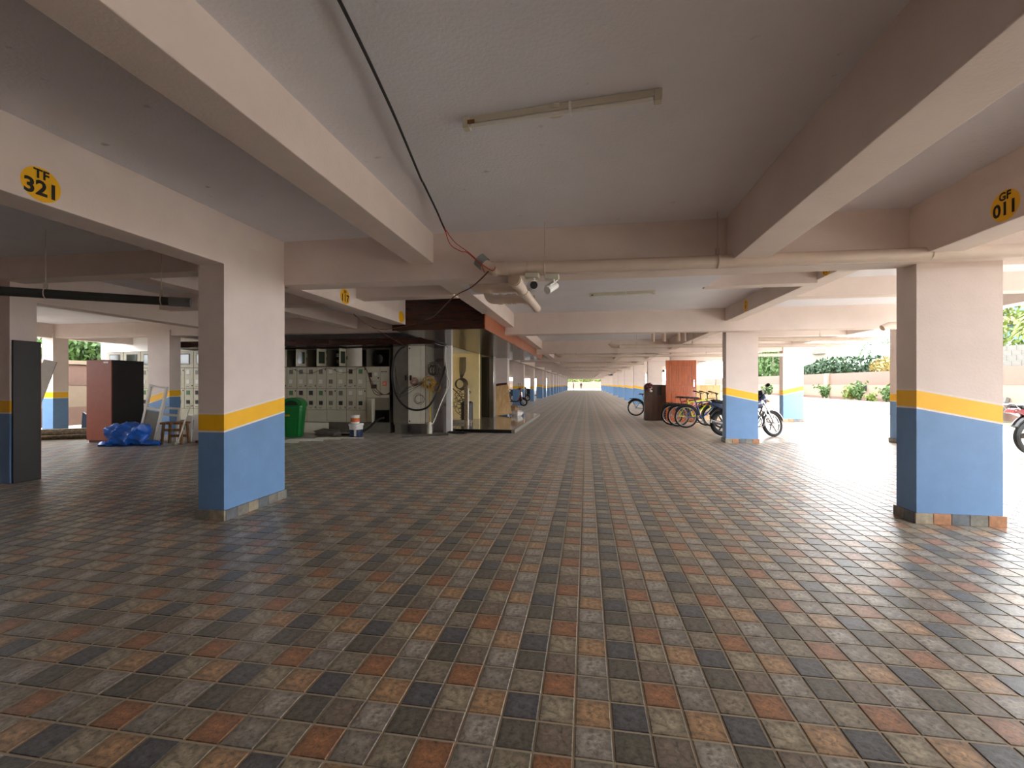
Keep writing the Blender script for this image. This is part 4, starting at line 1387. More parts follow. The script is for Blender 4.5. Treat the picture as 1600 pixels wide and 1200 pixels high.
def bicycle(loc, rz, frame, label, lean=0.0):
    t = thing('bicycle', loc, rz, label, 'bicycle', 'bicycles parked before the orange door')
    t.rotation_euler = (lean, 0, rz)
    R = 0.36
    wheel(t, (0, 0, R), R, 0.03, 18)
    f = 1.12
    wheel(t, (f, 0, R), R, 0.03, 18)
    bb, st, hd, hl = (0.46, 0, 0.31), (0.28, 0, 0.88), (0.92, 0, 0.92), (0.95, 0, 0.8)
    m = MB()
    m.cyl(bb, st, 0.02, n=8)
    m.cyl((0.3, 0, 0.8), (0.92, 0, 0.9), 0.02, n=8)
    m.cyl(bb, hl, 0.024, n=8)
    for s in (-1, 1):
        m.cyl(bb, (0, s * 0.05, R), 0.012, n=6)
        m.cyl((0.31, 0, 0.78), (0, s * 0.05, R), 0.010, n=6)
    m.cyl(hd, (0.96, 0, 0.74), 0.026, n=8)
    m.build('frame', frame, t, smooth=True)
    m = MB()
    for s in (-1, 1):
        m.tube([(0.96, s * 0.05, 0.76), (1.0, s * 0.055, 0.62), (f, s * 0.055, R)], 0.016, 8)
    m.cyl((0.96, -0.06, 0.76), (0.96, 0.06, 0.76), 0.018, n=8)
    m.build('fork', frame, t, smooth=True)
    m = MB()
    m.cyl((0.92, 0, 0.92), (0.9, 0, 1.08), 0.016, n=8)
    m.tube(spline([(0.78, -0.32, 1.14), (0.88, -0.22, 1.12), (0.92, 0, 1.08), (0.88, 0.22, 1.12), (0.78, 0.32, 1.14)], 4), 0.014, 8)
    m.tube([(0.9, -0.2, 1.12), (0.82, -0.26, 1.06)], 0.008, 6)
    m.tube([(0.9, 0.2, 1.12), (0.82, 0.26, 1.06)], 0.008, 6)
    hb = m.build('handlebar', 'black_plastic', t, smooth=True)
    for s in (-1, 1):
        MB().cyl((0.84, s * 0.25, 1.13), (0.76, s * 0.34, 1.145), 0.02, n=8).build('grip', 'rubber', hb, smooth=True)
    m = MB()
    m.prism([(0.1, 0.94), (0.16, 0.99), (0.34, 0.985), (0.42, 0.96), (0.3, 0.93)], -0.06, 0.06)
    m.cyl((0.27, 0, 0.86), (0.26, 0, 0.95), 0.016, n=8)
    m.build('saddle', 'seat_black', t, bevel=0.015)
    m = MB()
    m.ring(bb, 0.09, 0.008, 'Y', 20, 6)
    m.cyl((bb[0], -0.07, bb[2]), (bb[0], 0.07, bb[2]), 0.018, n=8)
    m.cyl((bb[0], -0.07, bb[2]), (bb[0] + 0.1, -0.08, bb[2] - 0.14), 0.012, n=6)
    m.cyl((bb[0], 0.07, bb[2]), (bb[0] - 0.1, 0.08, bb[2] + 0.14), 0.012, n=6)
    cr = m.build('crank', 'black_plastic', t, smooth=True)
    MB().box(bb[0] + 0.06, bb[0] + 0.15, -0.17, -0.08, bb[2] - 0.155, bb[2] - 0.13).build('pedal', 'black_plastic', cr)
    MB().box(bb[0] - 0.15, bb[0] - 0.06, 0.08, 0.17, bb[2] + 0.13, bb[2] + 0.155).build('pedal', 'black_plastic', cr)
    for c, a0, a1 in (((0, 0, R), 0.15, 2.6), ((f, 0, R), 0.6, 3.3)):
        pts = [(c[0] + (R + 0.025) * math.cos(a0 + (a1 - a0) * k / 12), 0, c[2] + (R + 0.025) * math.sin(a0 + (a1 - a0) * k / 12)) for k in range(13)]
        MB().tube(pts, 0.024, 6).build('mudguard', 'black_plastic', t, smooth=True)
    m = MB()
    m.tube([(0.03, -0.06, 0.76), (-0.28, -0.06, 0.77), (-0.28, 0.06, 0.77), (0.03, 0.06, 0.76)], 0.01, 6)
    m.cyl((-0.2, 0, 0.77), (0.0, 0, R), 0.008, n=6)
    m.build('carrier', 'black_plastic', t)
    return t


bicycle((3.13, 15.2, 0), 0.04, 'bike_blue', 'blue bicycle nearest the camera with black saddle', 0.06)
bicycle((2.98, 15.65, 0), 0.08, 'bike_lime', 'bicycle with lime-yellow frame behind the blue one', 0.06)
bicycle((2.86, 16.1, 0), 0.02, 'bike_red', 'red bicycle furthest behind among the row before the door', 0.06)
bicycle((2.15, 20.6, 0), 0.0, 'bike_teal', 'bicycle half hidden behind the brown box', 0.05)


def motorcycle(loc, rz, tank, label, group, steer=0.0, lean=0.0):
    t = thing('motorcycle', loc, rz, label, 'motorcycle', group)
    t.rotation_euler = (lean, 0, rz)
    R, f = 0.35, 1.34
    wheel(t, (0, 0, R), R, 0.05, 0, 'black_plastic', 6)
    # front end pivots about the steering head
    S = Matrix.Translation((1.05, 0, 0)) @ Matrix.Rotation(steer, 4, 'Z') @ Matrix.Rotation(-0.16 if steer else 0.0, 4, 'X') @ Matrix.Translation((-1.05, 0, 0))
    fe = bpy.data.objects.new('front_end', None)
    COL.objects.link(fe)
    fe.parent = t
    fe.matrix_local = S
    w = wheel(fe, (f, 0, R), R, 0.045, 0, 'alloy', 6)
    m = MB()
    for s in (-1, 1):
        m.cyl((f, s * 0.08, R), (1.06, s * 0.08, 0.95), 0.024, n=10)
    m.box(1.0, 1.1, -0.1, 0.1, 0.92, 0.96)
    m.build('fork', 'chrome', fe, smooth=True)
    pts = [(f + (R + 0.03) * math.cos(0.35 + 2.2 * k / 10), 0, R + (R + 0.03) * math.sin(0.35 + 2.2 * k / 10)) for k in range(11)]
    m = MB()
    for k in range(10):
        a, b2 = pts[k], pts[k + 1]
        m.add([(a[0], -0.07, a[2]), (a[0], 0.07, a[2]), (b2[0], 0.07, b2[2]), (b2[0], -0.07, b2[2]), (a[0] * 0.98 + f * 0.02, -0.07, a[2] - 0.02), (a[0] * 0.98 + f * 0.02, 0.07, a[2] - 0.02), (b2[0] * 0.98 + f * 0.02, 0.07, b2[2] - 0.02), (b2[0] * 0.98 + f * 0.02, -0.07, b2[2] - 0.02)],
              [(0, 1, 2, 3), (7, 6, 5, 4), (0, 3, 7, 4), (1, 5, 6, 2)])
    m.build('front_fender', 'alloy', fe, smooth=True)
    m = MB()
    m.tube(spline([(0.85, -0.4, 1.16), (0.98, -0.26, 1.13), (1.02, 0, 1.05), (0.98, 0.26, 1.13), (0.85, 0.4, 1.16)], 4), 0.014, 8)
    hb = m.build('handlebar', 'black_plastic', fe, smooth=True)
    for s in (-1, 1):
        m = MB()
        m.cyl((0.97, s * 0.28, 1.13), (1.0, s * 0.34, 1.28), 0.007, n=6)
        m.blob((0.99, s * 0.37, 1.32), (0.025, 0.075, 0.05), 10, 6)
        m.build('mirror', 'black_plastic', fe, smooth=True)
    m = MB()
    m.blob((1.16, 0, 1.0), (0.13, 0.12, 0.14), 14, 8)
    hd = m.build('headlamp', 'helmet_grey', fe, smooth=True)
    MB().blob((1.13, 0, 1.0), (0.14, 0.135, 0.155), 14, 8).build('cowl', tank, fe, smooth=True)
    MB().prism([(1.08, 1.1), (1.16, 1.1), (1.1, 1.26), (1.06, 1.24)], -0.1, 0.1).build('visor', 'black_plastic', fe, bevel=0.01)
    for s in (-1, 1):
        MB().blob((1.12, s * 0.2, 0.92), (0.03, 0.04, 0.03), 8, 6).build('indicator', 'orange_lens', fe, smooth=True)
    # body
    m = MB()
    m.blob((0.72, 0, 0.86), (0.3, 0.15, 0.15), 16, 10)
    m.build('fuel_tank', tank, t, smooth=True)
    MB().prism([(-0.3, 0.93), (-0.05, 0.86), (0.25, 0.79), (0.5, 0.82), (0.55, 0.88), (0.3, 0.88), (0.05, 0.95), (-0.28, 0.99)], -0.13, 0.13).build('seat', 'seat_black', t, bevel=0.025)
    MB().prism([(-0.42, 0.86), (0.1, 0.66), (0.42, 0.66), (0.45, 0.8), (0.1, 0.86), (-0.35, 0.93)], -0.1, 0.1).build('side_panel', tank, t, bevel=0.02)
    MB().prism([(-0.45, 0.84), (-0.4, 0.9), (-0.3, 0.88), (-0.36, 0.82)], -0.08, 0.08).build('tail_lamp', 'tail_red', t, bevel=0.01)
    m = MB()
    m.tube([(-0.33, -0.12, 0.9), (-0.42, -0.12, 1.0), (-0.2, -0.14, 1.02)], 0.012, 6)
    m.tube([(-0.33, 0.12, 0.9), (-0.42, 0.12, 1.0), (-0.2, 0.14, 1.02)], 0.012, 6)
    m.cyl((-0.42, -0.12, 1.0), (-0.42, 0.12, 1.0), 0.012, n=6)
    m.build('grab_rail', 'chrome', t, smooth=True)
    pts = [((R + 0.04) * math.cos(0.9 + 1.7 * k / 8), 0, R + (R + 0.06) * math.sin(0.9 + 1.7 * k / 8)) for k in range(9)]
    MB().tube(pts, 0.055, 8).build('rear_fender', 'black_plastic', t, smooth=True)
    m = MB()
    m.chbox(0.42, 0.72, -0.13, 0.13, 0.26, 0.5, 0.03)
    m.cyl((0.7, 0, 0.45), (0.8, 0, 0.66), 0.085, n=14)
    for k in range(5):
        m.cyl((0.71 + 0.016 * k, 0, 0.48 + 0.034 * k), (0.716 + 0.016 * k, 0, 0.494 + 0.034 * k), 0.115, n=14)
    m.cyl((0.56, -0.16, 0.38), (0.56, 0.16, 0.38), 0.11, n=16)
    m.build('engine', 'alloy', t, smooth=True)
    m = MB()
    m.cyl((1.02, 0, 0.9), (0.5, 0, 0.66), 0.026, n=8)
    m.cyl((1.0, 0, 0.85), (0.82, 0, 0.32), 0.022, n=8)
    m.cyl((0.82, 0, 0.32), (0.4, 0, 0.3), 0.022, n=8)
    for s in (-1, 1):
        m.cyl((0.4, s * 0.07, 0.34), (0, s * 0.09, R), 0.022, n=8)
        m.cyl((0.05, s * 0.1, R), (-0.02, s * 0.12, 0.78), 0.028, n=8)
    m.build('frame', 'black_plastic', t, smooth=True)
    m = MB()
    m.tube(spline([(0.82, -0.1, 0.6), (0.92, -0.12, 0.45), (0.84, -0.13, 0.25), (0.5, -0.14, 0.22), (0.15, -0.16, 0.28)], 5), 0.022, 8)
    m.cyl((0.2, -0.16, 0.27), (-0.35, -0.17, 0.4), 0.05, 0.055, n=12)
    m.build('exhaust', 'chrome', t, smooth=True)
    m = MB()
    m.tube(spline([(0.95, -0.2, 0.7), (1.02, -0.24, 0.5), (0.9, -0.24, 0.28), (0.82, -0.1, 0.28)], 4), 0.014, 6)
    m.tube(spline([(0.95, 0.2, 0.7), (1.02, 0.24, 0.5), (0.9, 0.24, 0.28), (0.82, 0.1, 0.28)], 4), 0.014, 6)
    m.build('leg_guard', 'chrome', t, smooth=True)
    MB().cyl((0.3, 0.1, 0.28), (0.22, 0.3, 0.0), 0.013, n=6).build('side_stand', 'black_plastic', t)
    MB().cyl((0.45, -0.3, 0.26), (0.45, 0.3, 0.26), 0.018, n=8).build('foot_pegs', 'rubber', t)
    return t


motorcycle((3.64, 12.98, 0), 0.0, 'moto_navy', 'dark blue motorcycle parked behind the wide column', 'parked motorcycles', steer=0.5, lean=-0.07)
motorcycle((8.62, 10.42, 0), 0.12, 'moto_maroon', 'maroon motorcycle cut off by the right picture edge', 'parked motorcycles', lean=-0.05)


def scooter(loc, rz, body, label):
    t = thing('scooter', loc, rz, label, 'scooter', 'scooters parked along the left row')
    R = 0.25
    wheel(t, (0, 0, R), R, 0.05, 0, 'alloy', 5)
    wheel(t, (1.25, 0, R), R, 0.05, 0, 'alloy', 5)
    MB().prism([(-0.4, 0.78), (-0.15, 0.5), (0.3, 0.34), (0.42, 0.4), (0.45, 0.72), (0.0, 0.86)], -0.17, 0.17).build('rear_body', 'black_plastic', t, bevel=0.04)
    MB().prism([(-0.3, 0.86), (0.4, 0.76), (0.48, 0.82), (0.2, 0.92), (-0.28, 0.97)], -0.15, 0.15).build('seat', 'seat_black', t, bevel=0.03)
    MB().prism([(0.35, 0.26), (0.95, 0.26), (0.95, 0.34), (0.35, 0.34)], -0.16, 0.16).build('floorboard', 'black_plastic', t, bevel=0.01)
    MB().prism([(0.85, 0.3), (0.98, 0.3), (1.16, 0.55), (1.12, 0.95), (1.02, 0.98), (0.98, 0.6)], -0.2, 0.2).build('leg_shield', body, t, bevel=0.04)
    MB().prism([(1.0, 0.48), (1.1, 0.58), (1.32, 0.56), (1.5, 0.42), (1.28, 0.5)], -0.08, 0.08).build('front_fender', body, t, bevel=0.02)
    m = MB()
    m.cyl((1.25, 0.08, R), (1.08, 0.06, 0.7), 0.022, n=8)
    m.cyl((1.25, -0.08, R), (1.08, -0.06, 0.7), 0.022, n=8)
    m.cyl((1.08, 0, 0.7), (1.0, 0, 1.08), 0.03, n=8)
    m.build('fork', 'alloy', t, smooth=True)
    MB().blob((1.02, 0, 1.08), (0.12, 0.17, 0.1), 12, 8).build('handle_cowl', body, t, smooth=True)
    MB().tube(spline([(0.88, -0.36, 1.1), (1.0, -0.2, 1.1), (1.0, 0.2, 1.1), (0.88, 0.36, 1.1)], 4), 0.016, 8).build('handlebar', 'black_plastic', t, smooth=True)
    for s in (-1, 1):
        m = MB()
        m.cyl((0.97, s * 0.22, 1.1), (0.98, s * 0.3, 1.34), 0.008, n=6)
        m.blob((0.97, s * 0.33, 1.4), (0.02, 0.07, 0.06), 10, 6)
        m.build('mirror', 'black_plastic', t, smooth=True)
    MB().cyl((-0.1, -0.18, 0.35), (-0.4, -0.2, 0.45), 0.05, n=10).build('exhaust', 'black_plastic', t, smooth=True)
    return t


scooter((-5.15, 28.5, 0), 0.0, 'moto_maroon', 'maroon and black scooter parked beside the plywood sheet')
scooter((-6.0, 37.2, 0), -0.1, 'bin_dark', 'dark scooter half hidden behind the third left column')
scooter((-5.7, 45.0, 0), 0.0, 'white_plastic', 'white scooter far down the left row of columns')

# brown box, garland, wooden door, tan board
t = thing('brown_box', (2.63, 18.35, 0), 0, 'dark brown board box standing left of the orange door', 'box')
MB().box(-0.4, 0.4, -0.25, 0.2, 0.02, 1.34).build('body', 'brown_board', t, bevel=0.01)
MB().box(0.05, 0.2, -0.256, -0.25, 0.98, 1.3).build('dark_patch', 'cupboard_black', t)
MB().box(-0.35, 0.39, -0.24, 0.19, 1.34, 1.37).build('top_flap', 'cupboard_black', t)
MB().box(-0.38, 0.38, -0.23, 0.18, 0.0, 0.02).build('base', 'brown_board', t)
m = MB()
rg = random.Random(6)
for k in range(22):
    m.blob((2.36 + rg.uniform(-0.14, 0.14), 18.02 + rg.uniform(-0.04, 0.08), 1.28 + rg.uniform(-0.16, 0.14)), (0.05, 0.05, 0.045), 7, 5, 0 if k % 7 else 1, 0.3, k)
m.top('dry_garland', ['garland', 'bag_white'], 'dry dark red garland slung over the brown box corner', 'garland')
t = thing('wooden_door', (3.46, 17.55, 0), 0, 'orange-brown panelled wooden door leaning against the column', 'door')
t.rotation_euler = (-0.05, 0, 0.0)
m = MB()
m.box(-0.54, 0.54, 0, 0.035, 0, 2.28)
lf = m.build('leaf', 'door_wood', t, bevel=0.004)
for nm, a in (('stile', (-0.54, -0.38, -0.012, 0.0, 0, 2.28)), ('stile', (0.38, 0.54, -0.012, 0.0, 0, 2.28)), ('rail', (-0.38, 0.38, -0.012, 0, 2.1, 2.28)), ('rail', (-0.38, 0.38, -0.012, 0, 1.12, 1.3)), ('rail', (-0.38, 0.38, -0.012, 0, 0, 0.22))):
    MB().box(*a).build(nm, 'door_wood', t, bevel=0.004)
for z0, z1 in ((1.36, 2.04), (0.28, 1.06)):
    for k in range(6):
        MB().box(-0.34 + k * 0.1135, -0.34 + (k + 1) * 0.1135 - 0.006, -0.01, 0.0, z0, z1).build('panel_plank', 'door_wood', t, bevel=0.003)
h = MB().box(0.43, 0.475, -0.02, -0.012, 1.3, 1.56).build('handle_plate', 'chrome', t)
MB().tube([(0.452, -0.02, 1.5), (0.452, -0.06, 1.5), (0.56, -0.06, 1.49)], 0.011, 8).build('lever', 'chrome', h, smooth=True)
m = MB()
m.M = Matrix.Translation((4.2, 18.95, 0)) @ Matrix.Rotation(-0.06, 4, 'X')
m.box(0, 1.0, 0, 0.02, 0, 1.36)
m.top('tan_board', 'plywood', 'tan board standing behind the bicycles right of the orange door', 'board')
m = MB()
m.M = Matrix.Translation((15.12, 19.75, 0)) @ Matrix.Rotation(0.28, 4, 'Y')
m.box(0, 0.12, -0.12, 0.12, 0, 0.95)
m.top('stone_slab', 'block', 'grey stone slab leaning on the boundary wall at right', 'slab')

# ------------------------------------------------------------------ plants and trees outside


def leaves(mb, c, s, n, size, seed, mi=0, shell=0.55):
    rr = random.Random(seed)
    for _ in range(n):
        while True:
            p = Vector((rr.uniform(-1, 1), rr.uniform(-1, 1), rr.uniform(-1, 1)))
            if shell < p.length < 1:
                break
        q = Vector((c[0] + p.x * s[0], c[1] + p.y * s[1], c[2] + p.z * s[2]))
        e = Euler((rr.uniform(0, 6.3), rr.uniform(0, 6.3), rr.uniform(0, 6.3))).to_matrix()
        a, b2 = e @ Vector((size, 0, 0)), e @ Vector((0, size * 0.55, 0))
        k = rr.uniform(0.7, 1.3)
        mb.add([tuple(q - a * k), tuple(q - b2 * k), tuple(q + a * k), tuple(q + b2 * k)], [(0, 1, 2, 3)], mi)


def tree(loc, h, blobs, m, label, n=900, size=0.16, trunk='trunk', tr=0.13):
    t = thing('tree', loc, 0, label, 'tree', 'trees beyond the boundary walls')
    top = max(b[2] for b, s in blobs)
    m2 = MB()
    m2.tube([(0, 0, 0), (0.1, 0.05, h * 0.4), (0, 0, top)], [tr, tr * 0.8, tr * 0.35], 8)
    for (bx, by, bz), s in blobs:
        m2.tube([(0.05, 0.02, h * 0.35), (bx * 0.6, by * 0.6, bz * 0.8), (bx, by, bz)], [tr * 0.5, tr * 0.35, tr * 0.1], 6)
    m2.build('trunk', trunk, t, smooth=True)
    mb = MB()
    for k, (b, s) in enumerate(blobs):
        leaves(mb, b, s, n, size, hash(label) % 1000 + k if False else 17 * k + int(loc[1] * 10) + int(loc[0]))
    o = mb.build('foliage', m, t)
    o['kind'] = 'stuff'
    return t


def palm(loc, h, label, fr=13, L=2.2, lean=0.3, nut=True, m='leaf_mid'):
    t = thing('palm_tree', loc, 0, label, 'palm', 'palms beyond the boundary wall')
    tp = (lean, lean * 0.6, h)
    MB().tube(spline([(0, 0, 0), (lean * 0.3, 0, h * 0.5), tp], 6), [0.2 - 0.006 * k for k in range(13)], 10).build('trunk', 'trunk_pale', t, smooth=True)
    for k in range(fr):
        a = 2 * PI * k / fr
        up = 0.9 if k % 2 else 0.35
        pts = spline([tp, (tp[0] + math.cos(a) * L * 0.4, tp[1] + math.sin(a) * L * 0.4, tp[2] + up * 0.7), (tp[0] + math.cos(a) * L * 0.85, tp[1] + math.sin(a) * L * 0.85, tp[2] + up * 0.5 - 0.3), (tp[0] + math.cos(a) * L, tp[1] + math.sin(a) * L, tp[2] - 0.8)], 5)
        mb = MB()
        mb.tube(pts, 0.02, 4)
        sd = Vector((-math.sin(a), math.cos(a), 0))
        for i in range(1, len(pts) - 1):
            p = Vector(pts[i])
            for s in (-1, 1):
                e = p + sd * s * 0.5 * (1 - abs(i / len(pts) - 0.45)) + Vector((0, 0, -0.28)) + Vector((math.cos(a), math.sin(a), 0)) * 0.2
                w = Vector((math.cos(a), math.sin(a), 0)) * 0.05
                mb.add([tuple(p - w), tuple(p + w), tuple(e)], [(0, 1, 2)])
        mb.build('frond', m, t)
    if nut:
        for k in range(6):
            MB().blob((tp[0] + 0.2 * math.cos(k), tp[1] + 0.2 * math.sin(k), tp[2] - 0.3 - 0.06 * (k % 2)), (0.13, 0.13, 0.17), 8, 6).build('coconut', 'coconut', t, smooth=True)
    return t


palm((22.0, 37.0, 0), 4.3, 'coconut palm with pale trunk above the flat-topped dark tree')
tree((21.5, 40.5, 0), 3.4, [((0, 0, 2.9), (3.4, 2.6, 0.8)), ((-1.8, 0.4, 2.5), (2.2, 1.8, 0.7)), ((2.2, -0.5, 2.6), (2.2, 1.6, 0.7))], 'leaf_dark', 'broad flat-topped dark green tree behind the boundary wall', 1500, 0.15)
tree((20.5, 30.0, 0), 6.5, [((0, 0, 5.2), (1.3, 1.3, 2.6)), ((0.6, 0.4, 3.0), (1.5, 1.4, 1.6))], 'leaf_mid', 'tall mid-green tree right of the coconut palm', 1300, 0.16)
tree((21.6, 28.2, 0), 5.0, [((0, 0, 4.4), (1.5, 1.3, 2.2)), ((-0.4, 0.9, 2.6), (1.6, 1.2, 1.0))], 'leaf_lime', 'yellow-green tree with pale leaning trunk beyond the wall', 1200, 0.15, 'trunk_pale')
tree((18.0, 29.4, 0), 2.8, [((0, 0, 2.4), (1.7, 1.5, 0.7))], 'leaf_gold', 'low golden-leaved shrub tree just above the boundary wall', 1000, 0.12)
tree((20.5, 20.5, 0), 5.5, [((0, 0, 4.4), (2.0, 2.4, 1.9)), ((-0.4, 1.6, 3.6), (1.5, 1.8, 1.2))], 'leaf_lime', 'bright green tree above the grey block wall', 2000, 0.16)
palm((18.3, 19.8, 0), 4.2, 'young palm with yellow-green fronds above the grey block wall', 15, 2.0, 0.1, False, 'leaf_lime')
tree((17.6, 47.0, 0), 6.0, [((0, 0, 4.2), (1.8, 1.8, 2.4)), ((0, 2, 3.2), (1.6, 1.6, 1.6))], 'leaf_mid', 'leafy tree seen between the orange door and the wide column', 1200, 0.18)
tree((22.0, 58.0, 0), 6.0, [((0, 0, 4.6), (2.4, 2.4, 2.2))], 'leaf_lime', 'distant yellow-green tree behind the parked bicycles', 1200, 0.2)
tree((-19.5, 13.8, 0), 3.6, [((0, 0, 2.9), (1.5, 1.8, 0.9)), ((0.5, 1.2, 2.7), (1.3, 1.4, 0.8))], 'leaf_mid', 'leafy tree above the left boundary wall', 1800, 0.13)
tree((-20.4, 11.9, 0), 3.4, [((0, 0, 2.9), (0.9, 0.9, 0.7))], 'leaf_gold', 'orange-flowered shrub tree above the left boundary wall', 900, 0.1)
for k, (x, y) in enumerate(((-4.5, 150), (0, 158), (5, 152))):
    tree((x, y, 0), 6, [((0, 0, 4.0), (3, 3, 2.4))], 'leaf_lime', '%s pale tree beyond the far end of the aisle' % ('leftmost', 'middle', 'rightmost')[k], 700, 0.35)


def plant(x, y, h, n, seed, label, m='leaf_mid'):
    rr = random.Random(seed)
    t = thing('garden_plant', (x, y, 0.44), 0, label, 'plant', 'young plants in the long planter')
    mb = MB()
    for k in range(n):
        a = rr.uniform(0, 6.28)
        L = h * rr.uniform(0.6, 1.1)
        o2 = (rr.uniform(-0.12, 0.12), rr.uniform(-0.12, 0.12), 0)
        sp = rr.uniform(0.15, 0.6) * L
        tip = (o2[0] + math.cos(a) * sp, o2[1] + math.sin(a) * sp, L)
        mid = (o2[0] + math.cos(a) * sp * 0.4, o2[1] + math.sin(a) * sp * 0.4, L * 0.6)
        mb.tube([o2, mid, tip], 0.008, 4)
        for q in range(7):
            f = 0.35 + 0.65 * q / 6
            p = Vector(o2).lerp(Vector(mid), min(1, f * 1.6)) if f < 0.6 else Vector(mid).lerp(Vector(tip), (f - 0.6) / 0.4)
            leaves(mb, tuple(p), (0.1, 0.1, 0.08), 3, 0.09, rr.randrange(9999), 0, 0.0)
    o = mb.build('leafy_stems', m, t)
    return t


PN = [(14.6, 31.0, 0.85, 14), (14.6, 28.3, 0.8, 12), (14.5, 27.2, 1.0, 16), (14.4, 26.0, 0.45, 9), (14.6, 25.0, 0.85, 14), (14.4, 24.1, 0.45, 9), (14.6, 22.4, 1.0, 14), (14.6, 36.0, 1.0, 14), (14.6, 40.0, 0.9, 12)]
for k, (x, y, h, n) in enumerate(PN):
    plant(x, y, h, n, 40 + k, '%s green plant in the planter counted from its near end' % ORD[[5, 4 + 0, 4, 3, 2, 1, 0, 7, 8][k] if False else sorted(range(9), key=lambda q: PN[q][1]).index(k)], 'leaf_lime' if k % 2 else 'leaf_mid')


# ------------------------------------------------------------------ buildings far behind
def house(loc, w, d, h, m, rows, cols, label, rz=0.0):
    t = thing('apartment_building', loc, rz, label, 'building')
    MB().box(-w / 2, w / 2, 0, d, 0, h).build('wall', m, t)
    MB().box(-w / 2 - 0.2, w / 2 + 0.2, -0.2, d + 0.2, h, h + 0.25).build('parapet', 'far_wall', t)
    for r in range(rows):
        for c in range(cols):
            x = -w / 2 + (c + 0.5) * w / cols
            z = 0.9 + r * h / rows
            f = MB().box(x - 0.65, x + 0.65, -0.08, 0, z, z + 1.35).build('window', 'far_wall', t)
            MB().box(x - 0.55, x + 0.55, -0.1, -0.08, z + 0.1, z + 1.25).build('pane', 'far_glass', f)
            if (r + c) % 2 == 0:
                MB().box(x - 0.95, x + 0.95, -0.8, 0, z - 0.5, z - 0.38).build('balcony_slab', 'far_wall', t)
                MB().box(x - 0.95, x + 0.95, -0.8, -0.76, z - 0.38, z + 0.3).build('balcony_rail', 'far_pink', t)
    return t


house((38, 92, 0), 16, 8, 13, 'far_wall', 4, 6, 'cream apartment block with balconies seen past the motorcycle', -0.3)
house((34, 46, 0), 11, 8, 9, 'teal_wall', 3, 4, 'pale turquoise building behind the trees', -0.55)
house((2, 175, 0), 30, 8, 10, 'far_pink', 3, 9, 'pale pink building beyond the far end of the aisle', 0)
o = MB().box(-6, 12, 146, 146.3, 0, 2.0).build('wall_far', 'far_boundary')
tag(o, 'cream boundary wall beyond the far end of the aisle', 'wall', kind='structure')

t = thing('parked_car', (19.0, 26.2, 0.9), 1.35, 'dark car roof just showing over the boundary wall', 'car')
m = MB()
m.prism([(-1.9, -0.9), (1.9, -0.9), (1.95, -0.1), (1.1, 0.35), (0.75, 1.05), (-1.0, 1.08), (-1.5, 0.4), (-1.95, 0.3)], -0.8, 0.8)
m.build('body', 'car_dark', t, bevel=0.06)
MB().prism([(0.98, 0.42), (0.72, 0.95), (-0.95, 0.98), (-1.3, 0.42)], -0.81, 0.81).build('side_windows', 'far_glass', t)
for x in (-1.2, 1.2):
    for s in (-1, 1):
        MB().ring((x, s * 0.7, -0.6), 0.2, 0.1, 'Y', 16, 8).build('wheel', 'rubber', t, smooth=True)


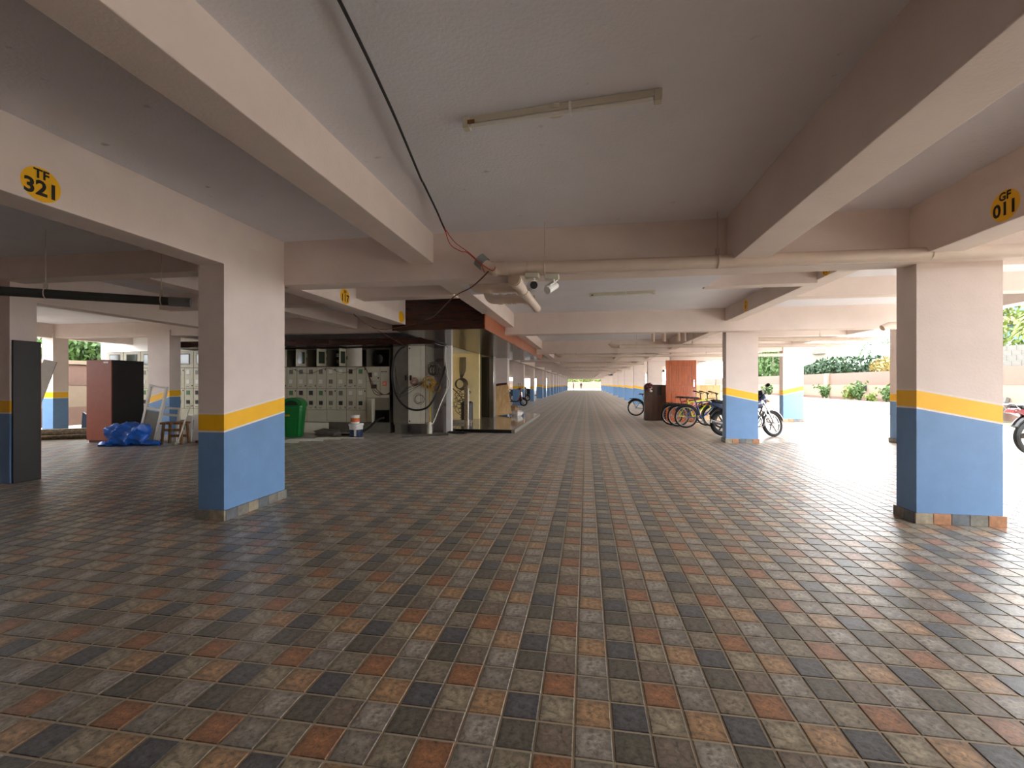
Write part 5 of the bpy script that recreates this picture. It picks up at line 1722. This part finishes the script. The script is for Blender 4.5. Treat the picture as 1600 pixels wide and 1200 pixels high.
# ------------------------------------------------------------------ people far down the aisle
def person(loc, rz, shirt, label, stride=0.12):
    t = thing('person', loc, rz, label, 'person')
    J = {'pel': (0, 0, 0.95, .14), 'waist': (0, 0, 1.1, .13), 'chest': (0, 0, 1.35, .16), 'neck': (0, 0, 1.52, .055), 'head0': (0, -.01, 1.58, .07), 'head': (0, -.015, 1.67, .1), 'crown': (0, 0, 1.76, .085), 'top': (0, .005, 1.8, .05),
         'hl': (.09, 0, .92, .09), 'kl': (.1, -stride, .5, .06), 'al': (.1, -stride * .6, .09, .045), 'tl': (.1, -stride * .6 - .16, .04, .035),
         'hr': (-.09, 0, .92, .09), 'kr': (-.1, stride * .3, .5, .06), 'ar': (-.1, stride * 1.3, .1, .045), 'tr': (-.1, stride * 1.3 - .16, .04, .035),
         'sl': (.19, 0, 1.44, .065), 'el': (.24, .03, 1.17, .05), 'wl': (.22, -.12, .95, .035), 'fl': (.21, -.16, .86, .03),
         'sr': (-.19, 0, 1.44, .065), 'er': (-.24, .03, 1.17, .05), 'wr': (-.22, -.1, .95, .035), 'fr': (-.21, -.14, .86, .03)}
    E2 = []
    for sd, sg in (('fl', 1), ('fr', -1)):
        px, py, pz, _ = J[sd]
        for q, (dy, L, r) in enumerate(((-.03, .075, .009), (-.01, .09, .009), (.01, .085, .009), (.03, .07, .008), (-.05, .03, .01))):
            J['%s%d' % (sd, q)] = (px - sg * .005, py + dy, pz - .045 if q < 4 else pz - .01, r)
            J['%s%dt' % (sd, q)] = (px - sg * .02, py + dy * 1.15 - .02, pz - .04 - L if q < 4 else pz - .05, r * .85)
            E2 += [(sd, '%s%d' % (sd, q)), ('%s%d' % (sd, q), '%s%dt' % (sd, q))]
    names = list(J)
    E = [('pel', 'waist'), ('waist', 'chest'), ('chest', 'neck'), ('neck', 'head0'), ('head0', 'head'), ('head', 'crown'), ('crown', 'top'), ('pel', 'hl'), ('hl', 'kl'), ('kl', 'al'), ('al', 'tl'), ('pel', 'hr'), ('hr', 'kr'), ('kr', 'ar'), ('ar', 'tr'),
         ('chest', 'sl'), ('sl', 'el'), ('el', 'wl'), ('wl', 'fl'), ('chest', 'sr'), ('sr', 'er'), ('er', 'wr'), ('wr', 'fr')] + E2
    me = bpy.data.meshes.new('body')
    me.from_pydata([J[n][:3] for n in names], [(names.index(a), names.index(b2)) for a, b2 in E], [])
    o = bpy.data.objects.new('body', me)
    COL.objects.link(o)
    o.modifiers.new('skin', 'SKIN')
    if not len(me.skin_vertices):
        import bmesh
        bmx = bmesh.new()
        bmx.from_mesh(me)
        bmx.verts.layers.skin.verify()
        bmx.to_mesh(me)
        bmx.free()
    for k, n in enumerate(names):
        me.skin_vertices[0].data[k].radius = (J[n][3], J[n][3] * (0.72 if n in ('chest', 'waist', 'pel') else 1))
    me.skin_vertices[0].data[0].use_root = True
    sb = o.modifiers.new('sub', 'SUBSURF')
    sb.levels = sb.render_levels = 2
    bpy.context.view_layer.update()
    fin = bpy.data.meshes.new_from_object(o.evaluated_get(bpy.context.evaluated_depsgraph_get()))
    bpy.data.objects.remove(o)
    for mm in ('skin', shirt, 'trouser', 'black_plastic'):
        fin.materials.append(MATS[mm])
    for p in fin.polygons:
        c = p.center
        p.use_smooth = True
        if c.z > 1.6 and (c.y > 0.02 or c.z > 1.77):
            p.material_index = 3
        elif c.z > 1.5 and abs(c.x) < 0.13:
            p.material_index = 0
        elif c.z > 0.98 or (abs(c.x) > 0.17 and c.z > 1.1):
            p.material_index = 1 if c.z > 1.1 or abs(c.x) < 0.17 else 0
        elif abs(c.x) > 0.18 and c.z > 0.7:
            p.material_index = 0
        elif c.z < 0.09:
            p.material_index = 3
        else:
            p.material_index = 2
    b = bpy.data.objects.new('body', fin)
    COL.objects.link(b)
    b.parent = t
    m = MB()
    m.prism([(-0.018, 0), (0.018, 0), (0.0, 0.045)], -0.135, -0.115)
    n = m.build('nose', 'skin', t)
    n.location = (0, 0.015, 1.655)
    return t


person((-1.22, 111, 0), 0.2, 'shirt_dark', 'person in a dark shirt walking at the far end of the aisle')
person((-3.05, 112, 0), -1.2, 'shirt_pale', 'person in pale clothes beside the far left opening')
